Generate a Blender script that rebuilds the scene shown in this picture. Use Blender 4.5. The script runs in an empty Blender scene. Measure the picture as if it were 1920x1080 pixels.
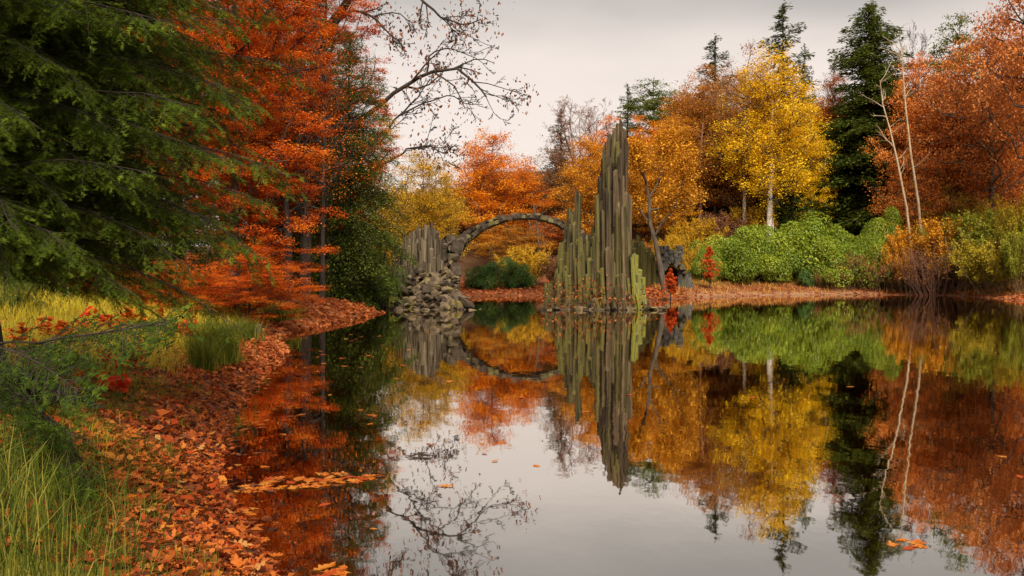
import bpy, bmesh, math, random
import numpy as np
from mathutils import Vector

# ------------------------------------------------------------------ camera, sky, sun, exposure
SC = bpy.context.scene
COL = SC.collection
FPX, HZ, CAMH = 1663.0, 508.0, 2.0          # focal length and horizon row in photo pixels, eye height over the water
cam = bpy.data.cameras.new('camera'); camo = bpy.data.objects.new('camera', cam); COL.objects.link(camo)
camo.location = (0, 0, CAMH); camo.rotation_euler = (math.radians(90), 0, 0)
cam.sensor_width = 36.0; cam.lens = 36.0 * FPX / 1920.0; cam.shift_y = (HZ - 540.0) / 1920.0
cam.clip_start = 0.05; cam.clip_end = 3000.0
SC.camera = camo

SUN_EL, SUN_AZ = math.radians(43), math.radians(172)     # azimuth measured clockwise from +Y: behind the camera, through thin cloud
world = bpy.data.worlds.new('World'); SC.world = world; world.use_nodes = True
nt = world.node_tree; nt.nodes.clear()
wo = nt.nodes.new('ShaderNodeOutputWorld'); bg = nt.nodes.new('ShaderNodeBackground')
sky = nt.nodes.new('ShaderNodeTexSky'); sky.sky_type = 'NISHITA'; sky.sun_disc = False
sky.sun_elevation = SUN_EL; sky.sun_rotation = SUN_AZ
scale = nt.nodes.new('ShaderNodeVectorMath'); scale.operation = 'SCALE'; scale.inputs['Scale'].default_value = 0.07
nt.links.new(sky.outputs[0], scale.inputs[0])
geo = nt.nodes.new('ShaderNodeNewGeometry'); sep = nt.nodes.new('ShaderNodeSeparateXYZ')
tc = nt.nodes.new('ShaderNodeTexCoord')
nt.links.new(tc.outputs['Generated'], sep.inputs[0])
# a closed deck of cloud: pale and warm low down, greyer overhead, softly banked
mp = nt.nodes.new('ShaderNodeMapping'); mp.inputs['Scale'].default_value = (1.6, 1.6, 5.0)
nt.links.new(tc.outputs['Generated'], mp.inputs[0])
nz = nt.nodes.new('ShaderNodeTexNoise'); nz.inputs['Scale'].default_value = 1.7; nz.inputs['Detail'].default_value = 4; nz.inputs['Roughness'].default_value = 0.45
nt.links.new(mp.outputs[0], nz.inputs['Vector'])
ma = nt.nodes.new('ShaderNodeMath'); ma.operation = 'MULTIPLY_ADD'; ma.inputs[1].default_value = 0.16; ma.inputs[2].default_value = -0.08
nt.links.new(nz.outputs['Fac'], ma.inputs[0])
ad = nt.nodes.new('ShaderNodeMath'); ad.operation = 'ADD'
nt.links.new(sep.outputs['Z'], ad.inputs[0]); nt.links.new(ma.outputs[0], ad.inputs[1])
cr = nt.nodes.new('ShaderNodeValToRGB'); cr.color_ramp.interpolation = 'EASE'
el = cr.color_ramp.elements
el[0].position = 0.0; el[0].color = (0.465, 0.402, 0.362, 1)
el[1].position = 0.315; el[1].color = (0.222, 0.208, 0.194, 1)
e = el.new(0.20); e.color = (0.428, 0.376, 0.340, 1)
e = el.new(0.7); e.color = (0.42, 0.392, 0.368, 1)
nt.links.new(ad.outputs[0], cr.inputs[0])
mx = nt.nodes.new('ShaderNodeMix'); mx.data_type = 'RGBA'; mx.inputs['Factor'].default_value = 0.96
nt.links.new(scale.outputs[0], mx.inputs['A']); nt.links.new(cr.outputs[0], mx.inputs['B'])
nt.links.new(mx.outputs['Result'], bg.inputs['Color']); bg.inputs['Strength'].default_value = 1.0
nt.links.new(bg.outputs[0], wo.inputs[0])

sl = bpy.data.lights.new('sun', 'SUN'); sl.energy = 3.2; sl.angle = math.radians(24); sl.color = (1.0, 0.90, 0.74)
so = bpy.data.objects.new('sun', sl); COL.objects.link(so)
sd = Vector((math.sin(SUN_AZ) * math.cos(SUN_EL), math.cos(SUN_AZ) * math.cos(SUN_EL), math.sin(SUN_EL)))
so.rotation_euler = sd.to_track_quat('Z', 'Y').to_euler(); so.location = (0, 0, 60)
vs = SC.view_settings
vs.view_transform = 'Standard'; vs.look = 'None'; vs.exposure = 1.14; vs.gamma = 1.0; vs.use_curve_mapping = False
SC.cycles.max_bounces = 8; SC.cycles.transparent_max_bounces = 12; SC.cycles.diffuse_bounces = 3
SC.cycles.use_denoising = True; SC.cycles.caustics_reflective = False; SC.cycles.caustics_refractive = False

def P3(x, y, D):                              # photo pixel at distance D -> world point
    return np.array([(x - 960.0) / FPX * D, D, CAMH - (y - HZ) / FPX * D])
def WL(x, y):                                 # photo pixel on the water plane
    D = FPX * CAMH / (y - HZ); return ((x - 960.0) / FPX * D, D)

# ------------------------------------------------------------------ mesh helpers
R = np.random.default_rng
def mk(name, V, F, tint=None, smooth=False):
    V = np.asarray(V, np.float32); F = np.asarray(F, np.int32)
    me = bpy.data.meshes.new(name); n, k = F.shape
    me.vertices.add(len(V)); me.vertices.foreach_set('co', V.ravel())
    me.loops.add(n * k); me.loops.foreach_set('vertex_index', F.ravel())
    me.polygons.add(n); me.polygons.foreach_set('loop_start', np.arange(0, n * k, k, dtype=np.int32))
    me.update(calc_edges=True)
    if smooth: me.polygons.foreach_set('use_smooth', np.ones(n, bool))
    if tint is not None:
        a = me.attributes.new('tint', 'FLOAT', 'FACE'); a.data.foreach_set('value', np.asarray(tint, np.float32))
    me.validate(); return me
def cat(parts):
    vs_, fs, o = [], [], 0
    for V, F in parts:
        if len(V) == 0: continue
        vs_.append(V); fs.append(F + o); o += len(V)
    return np.concatenate(vs_), np.concatenate(fs)
def link(name, me, mat, parent=None, loc=(0, 0, 0)):
    o = bpy.data.objects.new(name, me); COL.objects.link(o)
    if mat is not None:
        if len(me.materials) == 0: me.materials.append(mat)
        elif me.materials[0] is not mat:
            o.material_slots[0].link = 'OBJECT'; o.material_slots[0].material = mat
    o.parent = parent; o.location = loc
    return o
def tag(o, label=None, cat_=None, group=None, kind=None):
    if label: o['label'] = label
    if cat_: o['category'] = cat_
    if group: o['group'] = group
    if kind: o['kind'] = kind
    return o
def empty(name, loc, rz=0, label=None, cat_=None, group=None):
    o = bpy.data.objects.new(name, None); COL.objects.link(o); o.location = loc; o.rotation_euler = (0, 0, rz)
    o.empty_display_size = 0.2
    return tag(o, label, cat_, group)
def nrm(v): return v / (np.linalg.norm(v, axis=-1, keepdims=True) + 1e-9)
def tubes(P, Rr, sides=5):                    # P (n,k,3), Rr (n,k)
    P = np.asarray(P, float); Rr = np.asarray(Rr, float); n, k, _ = P.shape
    T = nrm(np.gradient(P, axis=1)); m = nrm(P[:, -1] - P[:, 0])
    ref = np.where((np.abs(m[:, 2:3]) > 0.8), np.array([[1., 0, 0]]), np.array([[0, 0, 1.]]))[:, None, :]
    u = nrm(np.cross(T, np.broadcast_to(ref, T.shape))); v = np.cross(T, u)
    a = np.arange(sides) * 2 * math.pi / sides
    V = P[:, :, None, :] + Rr[:, :, None, None] * (u[:, :, None, :] * np.cos(a)[None, None, :, None] + v[:, :, None, :] * np.sin(a)[None, None, :, None])
    base = (np.arange(n) * k * sides)[:, None, None]; i = np.arange(k - 1)[None, :, None] * sides; j = np.arange(sides)[None, None, :]
    j2 = (j + 1) % sides
    F = np.stack([base + i + j, base + i + j2, base + i + sides + j2, base + i + sides + j], -1).reshape(-1, 4)
    return V.reshape(-1, 3), F
def tube_list(paths, sides=5):
    out = {}
    for p, r in paths: out.setdefault(len(p), []).append((p, r))
    return cat([tubes(np.array([q[0] for q in l]), np.array([q[1] for q in l]), sides) for l in out.values()])
def leaves(P, size, rng, up=0.6, aspect=0.55, axis=None, N=None, fold=0.12):
    n = len(P); size = np.broadcast_to(size, (n,)).reshape(-1, 1)
    if N is None:
        N = nrm(rng.normal(size=(n, 3))); N = nrm(N * (1 - up) + np.array([0, 0, 1.]) * up * np.sign(N[:, 2:3] + 1e-6))
    A = rng.normal(size=(n, 3)) if axis is None else axis
    A = nrm(A - (A * N).sum(1, keepdims=True) * N); B = np.cross(N, A)
    V = np.stack([P - A * size * .5, P + B * size * aspect * .5 + N * size * fold, P + A * size * .5, P - B * size * aspect * .5 + N * size * fold], 1)
    return V.reshape(-1, 3), np.arange(n * 4).reshape(-1, 4)

# ------------------------------------------------------------------ materials
def nodes(name):
    m = bpy.data.materials.new(name); m.use_nodes = True; t = m.node_tree; t.nodes.clear()
    return m, t, t.nodes.new('ShaderNodeOutputMaterial')
def ramp(t, cols, src):
    r = t.nodes.new('ShaderNodeValToRGB'); e = r.color_ramp.elements; n = len(cols)
    e[0].position = 0; e[0].color = (*cols[0], 1); e[1].position = 1; e[1].color = (*cols[-1], 1)
    for i in range(1, n - 1):
        x = e.new(i / (n - 1)); x.color = (*cols[i], 1)
    t.links.new(src, r.inputs[0]); return r.outputs[0]
def leaf_mat(name, cols, trans=0.32, rough=0.6, spec=0.07):
    m, t, o = nodes(name)
    a = t.nodes.new('ShaderNodeAttribute'); a.attribute_name = 'tint'
    c = ramp(t, cols, a.outputs['Fac'])
    p = t.nodes.new('ShaderNodeBsdfPrincipled'); p.inputs['Roughness'].default_value = rough; p.inputs['Specular IOR Level'].default_value = spec
    tr = t.nodes.new('ShaderNodeBsdfTranslucent'); mx = t.nodes.new('ShaderNodeMixShader'); mx.inputs[0].default_value = trans
    t.links.new(c, p.inputs['Base Color']); t.links.new(c, tr.inputs['Color'])
    t.links.new(p.outputs[0], mx.inputs[1]); t.links.new(tr.outputs[0], mx.inputs[2]); t.links.new(mx.outputs[0], o.inputs[0])
    return m
def rock_mat(name, cols, scale=3.0, moss=None, moss_amt=0.5, bump=0.4, stretch=(1, 1, 1), rough=0.85, obj_rand=0.0, mossdir=None):
    m, t, o = nodes(name)
    tc = t.nodes.new('ShaderNodeTexCoord'); mp = t.nodes.new('ShaderNodeMapping'); mp.inputs['Scale'].default_value = stretch
    oi = t.nodes.new('ShaderNodeObjectInfo')
    geo = t.nodes.new('ShaderNodeNewGeometry')
    t.links.new(geo.outputs['Position'], mp.inputs[0])
    n1 = t.nodes.new('ShaderNodeTexNoise'); n1.inputs['Scale'].default_value = scale; n1.inputs['Detail'].default_value = 8; n1.inputs['Roughness'].default_value = 0.65
    t.links.new(mp.outputs[0], n1.inputs['Vector'])
    f = t.nodes.new('ShaderNodeMath'); f.operation = 'MULTIPLY_ADD'; f.inputs[1].default_value = obj_rand
    mr = t.nodes.new('ShaderNodeMapRange'); mr.inputs[1].default_value = 0.3; mr.inputs[2].default_value = 0.7; mr.inputs[3].default_value = -obj_rand / 2; mr.inputs[4].default_value = 1 - obj_rand / 2; mr.clamp = False
    t.links.new(n1.outputs['Fac'], mr.inputs[0]); t.links.new(oi.outputs['Random'], f.inputs[0]); t.links.new(mr.outputs[0], f.inputs[2])
    c = ramp(t, cols, f.outputs[0])
    if moss is not None:
        n2 = t.nodes.new('ShaderNodeTexNoise'); n2.inputs['Scale'].default_value = scale * 0.45; n2.inputs['Detail'].default_value = 6
        t.links.new(mp.outputs[0], n2.inputs['Vector'])
        add = t.nodes.new('ShaderNodeMath'); add.operation = 'MULTIPLY_ADD'; add.inputs[1].default_value = 0.35
        t.links.new(oi.outputs['Random'], add.inputs[0]); t.links.new(n2.outputs['Fac'], add.inputs[2])
        src = add.outputs[0]
        if mossdir is not None:
            dp = t.nodes.new('ShaderNodeVectorMath'); dp.operation = 'DOT_PRODUCT'; dp.inputs[1].default_value = mossdir
            t.links.new(geo.outputs['Normal'], dp.inputs[0])
            a2 = t.nodes.new('ShaderNodeMath'); a2.operation = 'MULTIPLY_ADD'; a2.inputs[1].default_value = 0.16
            t.links.new(dp.outputs['Value'], a2.inputs[0]); t.links.new(src, a2.inputs[2]); src = a2.outputs[0]
        ms = t.nodes.new('ShaderNodeMapRange'); ms.inputs[1].default_value = 1.0 - moss_amt; ms.inputs[2].default_value = 1.2 - moss_amt
        t.links.new(src, ms.inputs[0])
        n3 = t.nodes.new('ShaderNodeTexNoise'); n3.inputs['Scale'].default_value = scale * 6; t.links.new(geo.outputs['Position'], n3.inputs['Vector'])
        mc = ramp(t, [tuple(x * .45 for x in moss), moss], n3.outputs['Fac'])
        mx = t.nodes.new('ShaderNodeMix'); mx.data_type = 'RGBA'
        t.links.new(ms.outputs[0], mx.inputs['Factor']); t.links.new(c, mx.inputs['A']); t.links.new(mc, mx.inputs['B']); c = mx.outputs['Result']
    p = t.nodes.new('ShaderNodeBsdfPrincipled'); p.inputs['Roughness'].default_value = rough; p.inputs['Specular IOR Level'].default_value = 0.25
    b = t.nodes.new('ShaderNodeBump'); b.inputs['Strength'].default_value = bump; b.inputs['Distance'].default_value = 0.12
    t.links.new(n1.outputs['Fac'], b.inputs['Height']); t.links.new(b.outputs[0], p.inputs['Normal'])
    t.links.new(c, p.inputs['Base Color']); t.links.new(p.outputs[0], o.inputs[0])
    return m

M = {}
M['bark'] = rock_mat('bark_brown', [(.025, .018, .012), (.075, .055, .038), (.12, .095, .07)], 6, stretch=(1, 1, .25), bump=.6)
M['bark_dark'] = rock_mat('bark_dark', [(.012, .009, .007), (.035, .026, .02), (.06, .045, .035)], 6, stretch=(1, 1, .25), bump=.6)
M['bark_grey'] = rock_mat('bark_grey', [(.07, .055, .04), (.16, .13, .10), (.24, .20, .15)], 5, stretch=(1, 1, .4), bump=.5)
M['bark_moss'] = rock_mat('bark_mossy', [(.05, .04, .02), (.13, .10, .055), (.20, .17, .09)], 5, moss=(.14, .15, .03), moss_amt=.5, bump=.5)
M['birch'] = rock_mat('birch_bark', [(.05, .04, .035), (.42, .38, .33), (.62, .57, .50), (.66, .61, .55)], 2.2, stretch=(1, 1, 2.2), bump=.2, rough=.7)
M['pale_bark'] = rock_mat('pale_dead_bark', [(.20, .14, .085), (.38, .28, .18), (.50, .39, .27)], 2.5, stretch=(1, 1, .6), bump=.2, rough=.7)
M['twig_red'] = rock_mat('red_brown_twigs', [(.10, .045, .03), (.20, .09, .06), (.28, .14, .09)], 3)
M['twig_tan'] = rock_mat('tan_twigs', [(.09, .055, .025), (.19, .115, .05), (.28, .18, .08)], 3)
LM = {
 'beech': [(.22, .028, .006), (.52, .088, .010), (.68, .155, .014), (.78, .29, .026)],
 'orange': [(.46, .115, .008), (.66, .20, .012), (.74, .28, .018), (.78, .37, .03)],
 'rust': [(.30, .085, .026), (.50, .155, .040), (.62, .22, .055), (.66, .30, .08)],
 'redorange': [(.32, .065, .014), (.58, .145, .022), (.70, .22, .032), (.70, .27, .05)],
 'salmon': [(.38, .10, .022), (.64, .19, .036), (.76, .27, .05), (.80, .34, .07)],
 'gold': [(.32, .12, .012), (.54, .22, .018), (.66, .31, .022), (.70, .37, .035)],
 'brownorange': [(.16, .065, .018), (.36, .14, .026), (.52, .21, .03), (.58, .27, .04)],
 'yellow': [(.50, .29, .010), (.74, .46, .014), (.86, .56, .022), (.86, .60, .05)],
 'olive': [(.24, .15, .014), (.46, .28, .02), (.66, .38, .024), (.70, .34, .03)],
 'brown': [(.10, .045, .025), (.22, .095, .045), (.30, .14, .065), (.36, .17, .075)],
 'spruce': [(.030, .042, .008), (.062, .084, .014), (.105, .130, .020), (.15, .175, .030)],
 'spruce_far': [(.030, .040, .012), (.060, .075, .022), (.095, .110, .034), (.12, .14, .045)],
 'pine': [(.06, .08, .016), (.11, .145, .025), (.18, .21, .036), (.25, .27, .05)],
 'hemlock': [(.013, .026, .004), (.040, .066, .006), (.092, .130, .009), (.21, .25, .018)],
 'rhodo': [(.040, .070, .010), (.13, .19, .014), (.25, .31, .020), (.42, .45, .04)],
 'rhodo_dark': [(.020, .046, .010), (.045, .092, .016), (.080, .15, .022), (.13, .21, .034)],
 'lime': [(.11, .13, .012), (.20, .21, .018), (.30, .29, .03), (.38, .35, .045)],
 'yellowgreen': [(.17, .14, .014), (.32, .25, .020), (.46, .34, .028), (.54, .40, .04)],
 'redcypress': [(.36, .04, .010), (.54, .075, .014), (.66, .115, .02), (.70, .16, .03)],
 'reed': [(.30, .13, .03), (.46, .22, .05), (.56, .30, .07), (.62, .38, .10)],
 'grass_gold': [(.15, .13, .012), (.31, .25, .018), (.46, .36, .025), (.50, .38, .06)],
 'grass_green': [(.022, .040, .007), (.055, .085, .010), (.115, .14, .016), (.30, .24, .045)],
 'rush': [(.040, .060, .008), (.085, .11, .012), (.15, .165, .018), (.30, .24, .03)],
 'litter': [(.035, .015, .010), (.16, .038, .012), (.38, .09, .018), (.50, .155, .032), (.36, .05, .012), (.18, .055, .022)],
 'litter_far': [(.16, .035, .012), (.34, .080, .022), (.46, .13, .034), (.46, .18, .06)],
 'drybrown': [(.08, .035, .02), (.16, .06, .03), (.24, .09, .04), (.30, .12, .05)],
 'scarlet': [(.42, .02, .008), (.65, .045, .012), (.72, .10, .015), (.70, .20, .02)],
}
def LMAT(k):
    key = 'L_' + k
    if key not in M: M[key] = leaf_mat('leaf_' + k, LM[k], spec=.3 if k.startswith('rhodo') else .07, rough=.45 if k.startswith('rhodo') else .6)
    return M[key]
LEAFCOL = []
for i, c in enumerate([(.52, .135, .020), (.58, .21, .035), (.40, .065, .013), (.30, .045, .013), (.50, .24, .07), (.20, .06, .024), (.60, .165, .013)]):
    LEAFCOL.append(leaf_mat('fallen_leaf_%d' % i, [tuple(x * .8 for x in c), c], trans=.2))

# ------------------------------------------------------------------ the lake shore and the land
left_px = [(490, 1080), (455, 1010), (415, 930), (398, 880), (405, 840), (430, 780), (480, 715), (520, 668), (520, 648), (492, 635), (530, 627), (590, 612), (650, 600), (714, 586)]
far_px = [(872, 556), (940, 554.5), (1000, 554), (1120, 557), (1215, 562), (1250, 562), (1290, 559), (1360, 556), (1440, 553.5), (1600, 552.5), (1750, 553.5), (1850, 558), (1920, 565)]
SHORE = [(4.5, -6), (1.6, -1.5), (0.4, 2.0), (-0.9, 4.4)] + [WL(*p) for p in left_px] + [(-7.2, 43.5), (-8.6, 47), (-9.0, 52), (-8.0, 59), (-6.4, 64), (-4.8, 68)] \
    + [WL(*p) for p in far_px] + [(43, 59), (52, 45), (62, 25), (66, 0), (50, -22), (20, -24)]
SHORE = np.array(SHORE)
def hashn(x, y, s):                           # cheap smooth noise
    return (np.sin(x * s * 1.7 + 1.3 * np.sin(y * s * 1.1 + .7)) + np.sin(y * s * 2.1 + 1.7 * np.sin(x * s * .9 + 2.1)) + .6 * np.sin((x + y) * s * 3.3 + 1.1)) / 2.6
def sdist(x, y):
    x = np.asarray(x, float); y = np.asarray(y, float); best = np.full(x.shape, 1e9); ins = np.zeros(x.shape, bool)
    n = len(SHORE)
    for i in range(n):
        a, b = SHORE[i], SHORE[(i + 1) % n]; ex, ey = b - a
        t = np.clip(((x - a[0]) * ex + (y - a[1]) * ey) / (ex * ex + ey * ey), 0, 1)
        best = np.minimum(best, (x - a[0] - t * ex) ** 2 + (y - a[1] - t * ey) ** 2)
        with np.errstate(divide='ignore', invalid='ignore'):
            ins ^= ((a[1] > y) != (b[1] > y)) & (x < (b[0] - a[0]) * (y - a[1]) / (b[1] - a[1] + 1e-12) + a[0])
    d = np.sqrt(best)
    return np.where(ins, -d, d)               # positive on land
def sst(a, b, v):
    t = np.clip((v - a) / (b - a), 0, 1); return t * t * (3 - 2 * t)
def ground(x, y):
    x = np.asarray(x, float); y = np.asarray(y, float)
    d = sdist(x, y) + .10 * hashn(x, y, 1.9) * np.clip(y / 8, .3, 3) * .5
    dl = np.maximum(d, 0)
    wr = sst(8, 15, x) * sst(45, 62, y); wc = sst(-12, -6, x) * (1 - sst(8, 15, x)) * sst(60, 72, y); wl = np.clip(1 - wr - wc, 0, 1)
    zl = .24 * (1 - np.exp(-dl / .45)) + .20 * np.minimum(dl, 7) + .03 * np.maximum(dl - 7, 0) + .05 * hashn(x, y, .8) * sst(.5, 2, dl)
    zr = .14 * (1 - np.exp(-dl / .4)) + .21 * np.clip(dl - .5, 0, 5.5) + 5.2 * sst(8, 25, dl) + .22 * np.maximum(dl - 22, 0) + .25 * hashn(x, y, .35) * sst(2, 6, dl)
    zc = .25 * (1 - np.exp(-dl / .5)) + .10 * dl + .14 * np.maximum(dl - 14, 0)
    z = np.minimum(wl * zl + wr * zr + wc * zc, 22 + 0 * x)
    dw = np.maximum(-d, 0); zw = -(.05 * np.minimum(dw, 3) + .16 * np.maximum(dw - 2.0, 0)); zw = np.maximum(zw, -1.7)
    return np.where(d > 0, z, zw - .004)
def gz(x, y): return float(ground(np.array([x]), np.array([y]))[0])
def seq(*segs):
    out = []
    for a, b, s in segs: out.append(np.arange(a, b, s))
    return np.concatenate(out)
grow_out = np.array([130, 145, 165, 195, 240, 310, 420, 600, 900.])
xs = np.concatenate([-grow_out[::-1] + 60, seq((-65, -30, 2.5), (-30, -14, .7), (-14, -6, .25), (-6, .5, .12), (.5, 5, .4), (5, 56, .7), (56, 125, 4.)), grow_out])
ys = np.concatenate([-grow_out[::-1] + 80, seq((-45, -8, 3.), (-8, 3, .5), (3, 12, .12), (12, 30, .25), (30, 110, .6), (110, 128, 2.)), grow_out])
GX, GY = np.meshgrid(xs, ys); nx, ny = len(xs), len(ys)
GZ = ground(GX.ravel(), GY.ravel())
i = np.arange(ny - 1)[:, None] * nx + np.arange(nx - 1)[None, :]
F = np.stack([i, i + 1, i + nx + 1, i + nx], -1).reshape(-1, 4)
me = mk('ground', np.stack([GX.ravel(), GY.ravel(), GZ], 1), F, smooth=True)
dd = sdist(GX.ravel(), GY.ravel())
sand = (sst(10, 14, GX.ravel()) * sst(50, 60, GY.ravel())) * (1 - sst(.5, 1.8, dd + .9 * hashn(GX.ravel(), GY.ravel(), .6))) * sst(-.3, .1, dd)
grass = np.where(GX.ravel() < 11, (GX.ravel() < 0) * sst(.5, 1.5, dd + .9 * hashn(GX.ravel(), GY.ravel(), .9)) * (GY.ravel() < 34), sst(3, 5, dd) * (1 - sst(10, 16, dd)) * .8)
wet = 1 - sst(-.6, .12, dd)
forest = sst(9, 15, dd)
for nm, arr in (('sand', sand), ('grass', grass), ('wet', wet), ('forest', forest)):
    a = me.attributes.new(nm, 'FLOAT', 'POINT'); a.data.foreach_set('value', arr.astype(np.float32))
def ground_material():
    m, t, o = nodes('leaf_litter_ground'); g = t.nodes.new('ShaderNodeNewGeometry'); L = t.links.new
    def vor(scale):
        v = t.nodes.new('ShaderNodeTexVoronoi'); v.inputs['Scale'].default_value = scale; L(g.outputs['Position'], v.inputs['Vector']); return v
    v1 = vor(9.0); s = t.nodes.new('ShaderNodeSeparateColor'); L(v1.outputs['Color'], s.inputs[0])
    lit = ramp(t, [(.03, .014, .008), (.12, .032, .012), (.24, .065, .018), (.20, .08, .03), (.08, .025, .012)], s.outputs[0])
    n1 = t.nodes.new('ShaderNodeTexNoise'); n1.inputs['Scale'].default_value = 14; n1.inputs['Detail'].default_value = 6; L(g.outputs['Position'], n1.inputs['Vector'])
    gr = ramp(t, [(.04, .036, .010), (.12, .095, .014), (.22, .165, .02), (.22, .09, .022)], n1.outputs['Fac'])
    sa = ramp(t, [(.12, .055, .03), (.26, .14, .075), (.38, .23, .13)], n1.outputs['Fac'])
    mud = ramp(t, [(.020, .010, .005), (.055, .022, .009), (.10, .036, .012)], n1.outputs['Fac'])
    c = lit
    for nm, col in (('grass', gr), ('sand', sa), ('forest', ramp(t, [(.03, .018, .01), (.08, .04, .018), (.14, .06, .022)], n1.outputs['Fac'])), ('wet', mud)):
        a = t.nodes.new('ShaderNodeAttribute'); a.attribute_name = nm
        x = t.nodes.new('ShaderNodeMix'); x.data_type = 'RGBA'; L(a.outputs['Fac'], x.inputs['Factor']); L(c, x.inputs['A']); L(col, x.inputs['B']); c = x.outputs['Result']
    p = t.nodes.new('ShaderNodeBsdfPrincipled'); p.inputs['Roughness'].default_value = .9; p.inputs['Specular IOR Level'].default_value = .15
    b = t.nodes.new('ShaderNodeBump'); b.inputs['Strength'].default_value = .7; b.inputs['Distance'].default_value = .05
    L(n1.outputs['Fac'], b.inputs['Height']); L(b.outputs[0], p.inputs['Normal']); L(c, p.inputs['Base Color']); L(p.outputs[0], o.inputs[0])
    return m
GROUND = tag(link('ground', me, ground_material()), 'leaf strewn banks rising from the lake into the autumn wood', None, None, 'structure')

def water_material():
    m, t, o = nodes('lake_water'); L = t.links.new; g = t.nodes.new('ShaderNodeNewGeometry')
    mp = t.nodes.new('ShaderNodeMapping'); mp.inputs['Scale'].default_value = (1.0, .55, 1); L(g.outputs['Position'], mp.inputs[0])
    n1 = t.nodes.new('ShaderNodeTexNoise'); n1.inputs['Scale'].default_value = 2.2; n1.inputs['Detail'].default_value = 3; L(mp.outputs[0], n1.inputs['Vector'])
    n2 = t.nodes.new('ShaderNodeTexNoise'); n2.inputs['Scale'].default_value = .12; L(g.outputs['Position'], n2.inputs['Vector'])
    mul = t.nodes.new('ShaderNodeMath'); mul.operation = 'MULTIPLY'; L(n1.outputs['Fac'], mul.inputs[0]); L(n2.outputs['Fac'], mul.inputs[1])
    b = t.nodes.new('ShaderNodeBump'); b.inputs['Strength'].default_value = .075; b.inputs['Distance'].default_value = .05; L(mul.outputs[0], b.inputs['Height'])
    fr = t.nodes.new('ShaderNodeFresnel'); fr.inputs['IOR'].default_value = 1.33; L(b.outputs[0], fr.inputs['Normal'])
    pw = t.nodes.new('ShaderNodeMath'); pw.operation = 'POWER'; pw.inputs[1].default_value = .21; L(fr.outputs[0], pw.inputs[0])
    gl = t.nodes.new('ShaderNodeBsdfGlossy'); gl.inputs['Roughness'].default_value = .018; gl.inputs['Color'].default_value = (.96, .93, .88, 1); L(b.outputs[0], gl.inputs['Normal'])
    tr = t.nodes.new('ShaderNodeBsdfTransparent'); tr.inputs['Color'].default_value = (.62, .44, .24, 1)
    mx = t.nodes.new('ShaderNodeMixShader'); L(pw.outputs[0], mx.inputs[0]); L(tr.outputs[0], mx.inputs[1]); L(gl.outputs[0], mx.inputs[2]); L(mx.outputs[0], o.inputs[0])
    return m
wx = np.linspace(-16, 70, 24); wy = np.linspace(-26, 98, 32); WX, WY = np.meshgrid(wx, wy)
i = np.arange(31)[:, None] * 24 + np.arange(23)[None, :]
F = np.stack([i, i + 1, i + 25, i + 24], -1).reshape(-1, 4)
tag(link('lake', mk('lake', np.stack([WX.ravel(), WY.ravel(), 0 * WX.ravel()], 1), F), water_material()), 'still dark lake mirroring the bridge and trees', None, None, 'structure')

# ------------------------------------------------------------------ stones and basalt columns
def rock_mesh(seed, sq=(1, 1, 1), n=26, box=False):
    rng = R(seed); bm = bmesh.new()
    if box:
        for sx in (-1, 1):
            for sy in (-1, 1):
                for sz in (-1, 1):
                    c = np.array([sx, sy, sz]) * .5
                    for k in range(3):
                        p = c.copy(); p[k] *= .80; bm.verts.new((p + rng.uniform(-.05, .05, 3)) * sq)
    else:
        for v in nrm(rng.normal(size=(n, 3))): bm.verts.new(v * .5 * rng.uniform(.78, 1.08) * np.array(sq))
    r = bmesh.ops.convex_hull(bm, input=bm.verts)
    bmesh.ops.delete(bm, geom=[g for g in r['geom_interior'] if isinstance(g, bmesh.types.BMVert)], context='VERTS')
    me = bpy.data.meshes.new('stone'); bm.to_mesh(me); bm.free(); return me
ROCKS = [rock_mesh(s, (1, 1, .8)) for s in range(6)]; BLOCKS = [rock_mesh(40 + s, box=True) for s in range(6)]
SLABS = [rock_mesh(80 + s, (1, .5, .35), 18) for s in range(4)]
def column_mesh(seed, sides=6):               # unit basalt column: radius .5, height 1, jointed, with a broken top
    rng = R(seed); lv = [0, .14, .30, .305, .46, .62, .625, .80, 1.0]; V = []
    a0 = rng.uniform(0, 6.28); rr = rng.uniform(.42, .58, sides); off = np.zeros(2)
    for k, z in enumerate(lv):
        if k in (3, 6): off = off + rng.uniform(-.07, .07, 2)
        s = 1 - .12 * z + rng.uniform(-.06, .06)
        for j in range(sides):
            a = a0 + j * 2 * math.pi / sides; zz = z + (rng.uniform(-.022, .004) - .018 * math.cos(a - a0 * 3) if k == len(lv) - 1 else 0)
            V.append((math.cos(a) * rr[j] * s + off[0], math.sin(a) * rr[j] * s + off[1], zz))
    bm = bmesh.new(); vv = [bm.verts.new(v) for v in V]
    for k in range(len(lv) - 1):
        for j in range(sides):
            bm.faces.new([vv[k * sides + j], vv[k * sides + (j + 1) % sides], vv[(k + 1) * sides + (j + 1) % sides], vv[(k + 1) * sides + j]])
    bm.faces.new(vv[-sides:])
    me = bpy.data.meshes.new('column'); bm.to_mesh(me); bm.free(); return me
COLS = [column_mesh(s, 5 if s % 3 == 0 else 6) for s in range(9)]
M['basalt_mossy'] = rock_mat('basalt_mossy', [(.015, .011, .006), (.064, .048, .019), (.138, .106, .044)], 1.6, moss=(.135, .120, .028), moss_amt=.42, stretch=(4, 4, .3), obj_rand=.5, bump=.35, mossdir=(-.8, -.1, .1))
M['basalt_brown'] = rock_mat('basalt_brown', [(.014, .009, .005), (.066, .043, .023), (.150, .102, .056)], 1.6, moss=(.12, .11, .03), moss_amt=.22, stretch=(4, 4, .3), obj_rand=.6, bump=.35, mossdir=(-.8, -.1, .1))
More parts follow.
